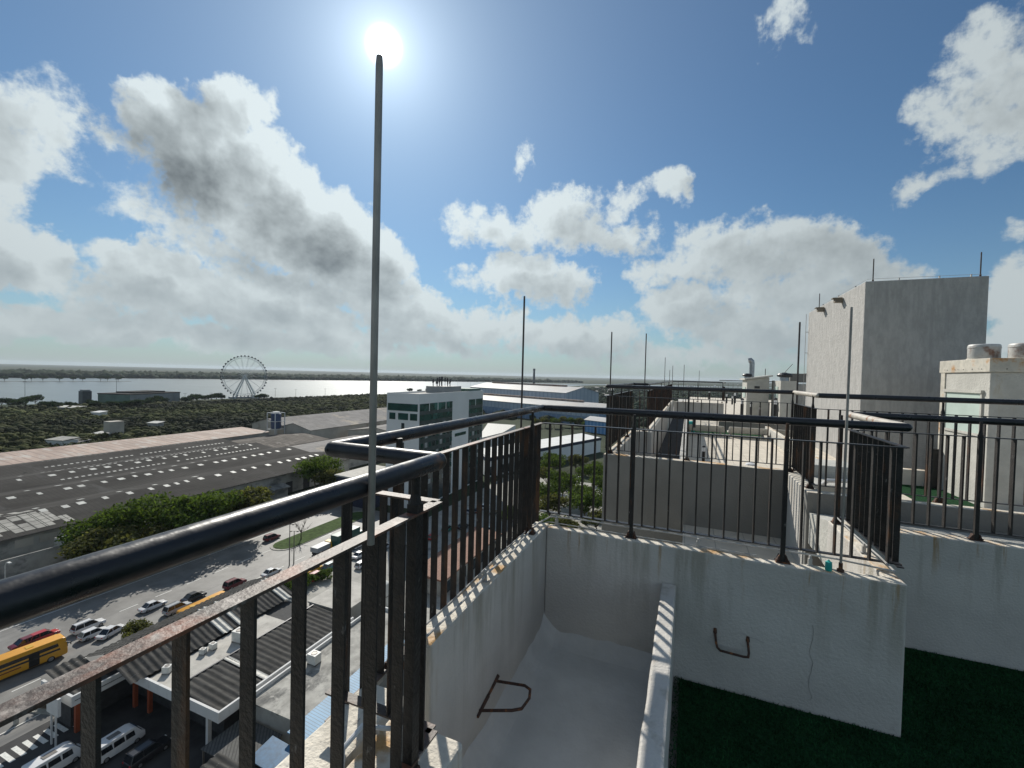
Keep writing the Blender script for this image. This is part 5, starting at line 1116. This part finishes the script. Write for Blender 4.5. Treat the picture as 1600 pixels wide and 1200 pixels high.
for k in range(5): b = MB(); b.box(-46.39, -46.3, 80+k*5.5, 83+k*5.5, .2, 2.6); b.build('shop_front', 'glass_dark', r)
for x, y, l in ((-58.2, 69.6, 'left one of two white storage tanks behind the thick bars'), (-55.4, 70.4, 'right one of two white storage tanks behind the thick bars')):
    r = thing('storage_tank', l, 'tank', (x, y, 0), group='white storage tanks')
    b = MB(); b.lathe([(1.2, .3), (1.22, 4.3), (1.1, 4.7), (.6, 5.0), (.2, 5.1)], (x, y, 0), 22); b.build('drum', 'tank_white', r, smooth=True)
    b = MB(); b.lathe([(1.3, 0), (1.3, .3)], (x, y, 0), 22); b.build('plinth', 'kerb', r); b = MB(); b.lathe([(1.245, 2.2), (1.245, 2.32)], (x, y, 0), 22); b.build('band', 'pole_metal', r)
for px, py, h, l in ((452, 884, 10, 'left one of two thin brown lamp posts beside the road'), (459, 881, 8, 'right shorter one of two thin brown lamp posts beside the road')):
    lightpole(px, py, h, l, group='lamp posts by the road', rr=.13)
p = onX(8, 900, -125); r = thing('street_lamp', 'white street lamp at the far left edge by the compound wall', 'lamp', (-125, p.y, 0))
b = MB(); b.tube([(-125, p.y, 0), (-125, p.y, 6.4), (-124.6, p.y, 7.0), (-123.4, p.y, 7.3)], [.12, .09, .08, .06], 8); b.build('mast', 'tank_white', r, smooth=True); b = MB(); b.box(-123.8, -122.8, p.y-.2, p.y+.2, 7.2, 7.4); b.build('lamp_head', 'tank_white', r)
p = onX(104, 860, -127.9); r = thing('floodlight', 'small white twin floodlight on the compound wall top', 'lamp', (-127.9, p.y, 0)); b = MB(); b.tube([(-127.7, p.y, 3), (-127.7, p.y, 8.2)], .08, 6); b.build('mast', 'pole_metal', r); b = MB(); b.box(-127.9, -127.5, p.y-.8, p.y-.2, 8.1, 8.6); b.build('lamp_head', 'tank_white', r); b = MB(); b.box(-127.9, -127.5, p.y+.2, p.y+.8, 8.1, 8.6); b.build('lamp_head', 'tank_white', r)
r = thing('entrance_barrier', 'low pale barrier posts by the side street entrance', 'barrier', (-80, 27, 0))
b = MB(); b.tube([(-79.5, 22, .9), (-79.5, 33, .9)], .07, 8); b.build('bar', 'corrugated_pale', r)
for y in (22, 27.5, 33): b = MB(); b.box(-79.7, -79.3, y-.2, y+.2, 0, 1.1); b.build('post', 'corrugated_pale', r)

# ------------------------------------------------------------------ vehicles (built facing +Y)
def loft(b, secs):
    """secs: list of (y, half width, z0, z1, top half width)"""
    base = len(b.v)
    for (y, w, z0, z1, wt) in secs: b.v += [(-w, y, z0), (w, y, z0), (w*1.02, y, z0+(z1-z0)*.55), (wt, y, z1), (-wt, y, z1), (-w*1.02, y, z0+(z1-z0)*.55)]
    for i in range(len(secs)-1):
        for j in range(6):
            a = base+i*6+j; c = base+i*6+(j+1) % 6; b.f.append((a, c, c+6, a+6)); b.mi.append(b.cur)
    b.f.append(tuple(range(base+5, base-1, -1))); e = base+6*(len(secs)-1); b.f.append(tuple(range(e, e+6))); b.mi += [b.cur]*2
def wheel(root, x, y, rr, w=.22):
    b = MB(); s = 1 if x > 0 else -1
    def ring(prof):
        n = 16; base = len(b.v)
        for (q, o) in prof:
            for j in range(n): an = 2*math.pi*j/n; b.v.append((x+s*o, y+q*math.cos(an), rr+q*math.sin(an)))
        for i in range(len(prof)-1):
            for j in range(n): a0 = base+i*n+j; a1 = base+i*n+(j+1) % n; b.f.append((a0, a1, a1+n, a0+n)); b.mi.append(0)
        b.f.append(tuple(range(base, base+n))); e = base+(len(prof)-1)*n; b.f.append(tuple(range(e, e+n))); b.mi += [0, 0]
    ring([(rr*.8, -w/2), (rr, -w/2+.03), (rr, w/2-.03), (rr*.85, w/2)]); t = b.build('wheel', 'rubber', root, smooth=True)
    b = MB(); ring([(rr*.62, w/2-.02), (rr*.6, w/2+.012), (rr*.2, w/2+.02)]); b.build('rim', 'rim', t)
def car(kind, paint, label):
    o = thing('car', label, 'car')
    L, W, H = {'sedan': (4.4, 1.74, 1.42), 'hatch': (3.9, 1.68, 1.46), 'suv': (4.5, 1.84, 1.68)}[kind]; h = W/2
    b = MB(); wl = .52*H+.05
    loft(b, [(-L/2, h*.80, .38, wl*.90, h*.74), (-L/2+.12, h*.94, .26, wl, h*.84), (-L*.28, h, .22, wl+.04, h*.90), (L*.10, h, .22, wl+.02, h*.90), (L*.24, h, .22, wl-.02, h*.88), (L/2-.22, h*.95, .24, wl-.16, h*.80), (L/2, h*.78, .36, wl-.28, h*.66)])
    b.build('body', paint, o, smooth=True, bevel=.03)
    ys = {'sedan': (-.36, -.20, .08, .25), 'hatch': (-.47, -.38, .08, .27), 'suv': (-.48, -.42, .08, .26)}[kind]; y0, y1, y2, y3 = [L*k for k in ys]
    b = MB(); b.frus(-h*.86, h*.86, y0, y3, wl, -h*.70, h*.70, y1, y2, H-.05); b.build('windows', 'car_glass', o)
    b = MB(); b.frus(-h*.70, h*.70, y1-.03, y2+.03, H-.06, -h*.64, h*.64, y1+.08, y2-.08, H); b.build('roof', paint, o, bevel=.02)
    b = MB()
    for s in (-1, 1):
        for (ya, yb) in ((y0, y1), (y3, y2), ((y1+y2)/2-.1, (y1+y2)/2-.1)): b.beam((s*h*.865, ya, wl), (s*h*.705, yb, H-.04), .07, .05)
    b.build('pillars', paint, o)
    for s in (-1, 1):
        wheel(o, s*(h-.10), -L*.29, .32); wheel(o, s*(h-.10), L*.30, .32)
        b = MB(); b.box(s*h*.62-.16, s*h*.62+.16, L/2-.12, L/2-.02, wl-.34, wl-.20); b.build('headlight', 'lamp_clear', o); b = MB(); b.box(s*h*.70-.12, s*h*.70+.12, -L/2-.01, -L/2+.08, wl-.22, wl-.06); b.build('taillight', 'lamp_red', o)
        b = MB(); b.box(s*(h*.95)-.06, s*(h*.95)+.08*s*0+.06, y3-.22, y3-.08, wl, wl+.13); b.build('mirror', paint, o)
    if kind == 'suv':
        b = MB()
        for s in (-1, 1): b.beam((s*h*.58, y1+.1, H+.05), (s*h*.58, y2-.15, H+.05), .04, .04)
        b.build('roof_rails', 'black_plastic', o)
    return o
def van(paint, label):
    o = thing('van', label, 'van'); b = MB()
    loft(b, [(-2.4, .84, .34, 2.05, .76), (-2.3, .90, .28, 2.15, .80), (1.1, .92, .26, 2.15, .80), (1.55, .92, .26, 2.0, .76), (2.15, .90, .28, 1.15, .78), (2.5, .80, .36, .95, .68)]); b.build('body', paint, o, smooth=True, bevel=.04)
    for s in (-1, 1):
        for y0, y1 in ((-2.0, -.9), (-.8, .3), (.4, 1.35)):
            b = MB(); b.hexa([(s*.90, y0, 1.22), (s*.955, y0, 1.22), (s*.955, y1, 1.22), (s*.90, y1, 1.22), (s*.80, y0, 1.85), (s*.865, y0, 1.85), (s*.865, y1-.1, 1.85), (s*.80, y1-.1, 1.85)]); b.build('window', 'car_glass', o)
        wheel(o, s*.82, -1.5, .33); wheel(o, s*.82, 1.55, .33)
        b = MB(); b.box(s*.6-.14, s*.6+.14, 2.38, 2.5, .74, .92); b.build('headlight', 'lamp_clear', o)
    b = MB(); b.hexa([(-.74, 2.08, 1.22), (.74, 2.08, 1.22), (.74, 2.16, 1.26), (-.74, 2.16, 1.26), (-.68, 1.52, 2.0), (.68, 1.52, 2.0), (.68, 1.62, 2.04), (-.68, 1.62, 2.04)]); b.build('windscreen', 'car_glass', o)
    b = MB(); b.box(-.35, .35, -1.0, .2, 2.14, 2.19); b.build('roof_hatch', 'pole_metal', o)
    return o
def bus(L, paint, label):
    o = thing('bus', label, 'bus'); W, H = 1.25, 3.15; b = MB()
    loft(b, [(-L/2, W*.92, .45, H-.15, W*.80), (-L/2+.25, W, .38, H, W*.88), (L/2-.8, W, .38, H, W*.88), (L/2-.25, W*.98, .38, H-.12, W*.86), (L/2, W*.90, .45, 1.5, W*.86)]); b.build('body', paint, o, smooth=True, bevel=.06)
    for s in (-1, 1):
        b = MB(); b.hexa([(s*1.245, -L/2+.5, 1.55), (s*1.29, -L/2+.5, 1.55), (s*1.29, L/2-.9, 1.45), (s*1.245, L/2-.9, 1.45), (s*1.17, -L/2+.5, 2.55), (s*1.225, -L/2+.5, 2.55), (s*1.225, L/2-1.2, 2.55), (s*1.17, L/2-1.2, 2.55)]); w = b.build('window_band', 'car_glass', o)
        b = MB(); b.box(s*1.265-.015, s*1.265+.015, -L*.28, L*.05, 1.05, 1.2); b.build('side_stripe', 'car_maroon', o)
        for y in (-L*.27, L*.33): wheel(o, s*1.12, y, .48, .3)
        b = MB(); b.box(s*.85-.18, s*.85+.18, L/2-.06, L/2+.03, .75, .95); b.build('headlight', 'lamp_clear', o); b = MB(); b.box(s*.95-.14, s*.95+.14, -L/2-.03, -L/2+.05, .9, 1.2); b.build('taillight', 'lamp_red', o)
        b = MB(); b.beam((s*1.2, L/2-.3, 2.4), (s*1.5, L/2+.25, 2.2), .06, .06); b.box(s*1.5-.1, s*1.5+.1, L/2+.2, L/2+.28, 1.8, 2.25); b.build('mirror', 'black_plastic', o)
    b = MB(); b.hexa([(-1.1, L/2-.02, 1.5), (1.1, L/2-.02, 1.5), (1.1, L/2+.05, 1.5), (-1.1, L/2+.05, 1.5), (-1.05, L/2-.25, 2.75), (1.05, L/2-.25, 2.75), (1.05, L/2-.16, 2.75), (-1.05, L/2-.16, 2.75)]); b.build('windscreen', 'car_glass', o)
    b = MB(); b.box(1.26, 1.285, L*.12, L*.22, .45, 2.5); b.build('door', 'black_plastic', o)
    for y in (-L*.25, L*.15): b = MB(); b.box(-.45, .45, y-.4, y+.4, H-.01, H+.06); b.build('roof_hatch', 'car_yellow', o)
    return o
def truck(L, cabp, boxp, label, boxh=2.6):
    o = thing('truck', label, 'truck'); b = MB(); loft(b, [(L/2-2.1, 1.05, .5, 2.3, .95), (L/2-.7, 1.08, .5, 2.35, .95), (L/2-.15, 1.05, .5, 1.5, .95), (L/2, 1.0, .5, 1.2, .9)]); b.build('cab', cabp, o, bevel=.05)
    b = MB(); b.hexa([(-.95, L/2-.2, 1.5), (.95, L/2-.2, 1.5), (.95, L/2-.1, 1.52), (-.95, L/2-.1, 1.52), (-.88, L/2-.66, 2.25), (.88, L/2-.66, 2.25), (.88, L/2-.55, 2.28), (-.88, L/2-.55, 2.28)]); b.build('windscreen', 'car_glass', o)
    b = MB(); b.box(-1.2, 1.2, -L/2, L/2-2.2, .95, .95+boxh); b.build('cargo_box', boxp, o, bevel=.03); b = MB(); b.box(-.5, .5, -L/2, L/2-.4, .55, .9); b.build('chassis', 'black_plastic', o)
    for s in (-1, 1):
        for y in (-L/2+.9, -L/2+2.0, L/2-1.0): wheel(o, s*1.0, y, .45, .3)
    return o
def put(o, px, py, rz=0.0, z=.7):
    p = at(px, py, z); o.location = (p.x, p.y, .15 if p.x < -110.6 else .03); o.rotation_euler = (0, 0, rz); return o
PI = math.pi
b1 = bus(11.5, 'bus_yellow', 'long yellow bus at the left edge with a dark red stripe'); b1.location = (-93.0, 31.8, .03); b1.rotation_euler = (0, 0, -.10)
put(bus(8.6, 'bus_yellow', 'yellow minibus in the traffic beyond the grey corrugated roof'), 320, 945, 0, 2.4)
CARS = [('suv', 'car_white', 138, 977, 0, 'white suv in the nearer lane beyond the front of the yellow bus'), ('hatch', 'car_white', 146, 988, 0, 'white hatchback between the white suv and the corrugated roof'),
 ('sedan', 'car_white', 174, 985, .3, 'white car half hidden under the ragged street tree'), ('sedan', 'car_maroon', 45, 1001, 0, 'maroon car right behind the yellow bus roof'), ('hatch', 'car_red', 68, 992, 0, 'red car with pale windscreen ahead of the maroon car behind the bus'),
 ('sedan', 'car_black', 303, 931, 0, 'black car beside the yellow minibus'), ('suv', 'car_silver', 277, 949, 0, 'silver suv just behind the yellow minibus'), ('sedan', 'car_white', 239, 945, 0, 'white saloon half covered by the tree, left of the silver suv'),
 ('suv', 'car_maroon', 367, 911, 0, 'maroon suv with roof rails above the flat rail'), ('suv', 'car_maroon', 425, 839, 0, 'dark maroon car just under the thick pipe handrail'), ('sedan', 'car_white', 424, 893, 0, 'white car peeping over the flat rail left of the lamp posts'),
 ('sedan', 'car_yellow', 491, 888, 0, 'yellow taxi beside the red car near the shrubs'), ('suv', 'car_red', 496, 899, 0, 'red car in front of the yellow taxi near the shrubs'), ('hatch', 'car_teal', 517, 883, 0, 'teal car half hidden by the wide rail bar'),
 ('suv', 'car_white', 560, 850, 0, 'white suv, upper one of three white cars between the thick bars'), ('sedan', 'car_white', 562, 866, 0, 'white saloon, middle one of three between the thick bars'), ('hatch', 'car_white', 566, 881, 0, 'white hatchback, lowest of three between the thick bars'),
 ('sedan', 'car_silver', 601, 853, 0, 'silver car right of the steel lightning rod'), ('sedan', 'car_white', 643, 845, 0, 'white car behind the rusty corner post'), ('suv', 'car_green', 699, 826, 0, 'green suv seen through the left bars'), ('hatch', 'car_red', 676, 838, 0, 'small red car left of the green suv'),
 ('sedan', 'car_silver', 733, 798, 0, 'silver car in the bright parking lot, left one'), ('sedan', 'car_black', 746, 797, .0, 'black car in the bright parking lot beside the silver one'), ('suv', 'car_white', 758, 791, 0, 'white suv in the bright parking lot near the outer post'), ('suv', 'car_black', 724, 822, 0, 'black suv right of the green suv'),
 ('sedan', 'car_silver', 765, 826, 0, 'silver car above the brown tiled roof'), ('sedan', 'car_black', 772, 800, 0, 'black car close to the outer railing post'), ('sedan', 'car_maroon', 746, 838, 0, 'maroon car above the brown tiled roof'), ('hatch', 'car_black', 60, 915, 0, 'dark car parked along the compound wall'), ('sedan', 'car_silver', 30, 925, 0, 'grey car parked along the compound wall at the left edge'),
 ('suv', 'car_white', 866, 768, .6, 'white car showing between the grove trees'), ('sedan', 'car_white', 905, 747, .6, 'pale car between the trunks at the right of the grove')]
protos = {}
for kind, paint, px, py, rz, lab in CARS:
    if (kind, paint) in protos: o = dup(protos[(kind, paint)], (0, 0, 0), 0, lab)
    else: o = car(kind, paint, lab); protos[(kind, paint)] = o
    put(o, px, py, rz)
v = van('car_white', 'white van with roof hatch at the bottom left corner'); put(v, 84, 1180, 0, 1.8)
v2 = dup(v, (0, 0, 0), 0, 'white van half in shadow behind the rail bar'); put(v2, 184, 1150, 0, 1.8)
o = car('suv', 'car_black', 'black suv in deep shade right of the shaded white van'); put(o, 232, 1172, 0, .8)
put(truck(6.5, 'car_yellow', 'car_silver', 'small truck with yellow cab near the traffic island', 1.2), 506, 855, 0, 1.2)
put(truck(10.5, 'truck_green', 'truck_green', 'dark green container truck behind the wide bars', 2.9), 545, 838, 0, 2)

# ------------------------------------------------------------------ air
def add_haze():
    m = bpy.data.materials.new('haze_air'); m.use_nodes = True; t = m.node_tree; t.nodes.clear()
    pv = t.nodes.new('ShaderNodeVolumePrincipled'); pv.inputs['Color'].default_value = (.80, .90, 1.0, 1); pv.inputs['Density'].default_value = HAZE; pv.inputs['Anisotropy'].default_value = .2
    o = t.nodes.new('ShaderNodeOutputMaterial'); t.links.new(pv.outputs[0], o.inputs['Volume'])
    b = MB(); b.box(-14500, 14500, -14500, 14500, -1.0, 72.0); h = b.build('haze', m); h['kind'] = 'stuff'
HAZE = .00004
add_haze()
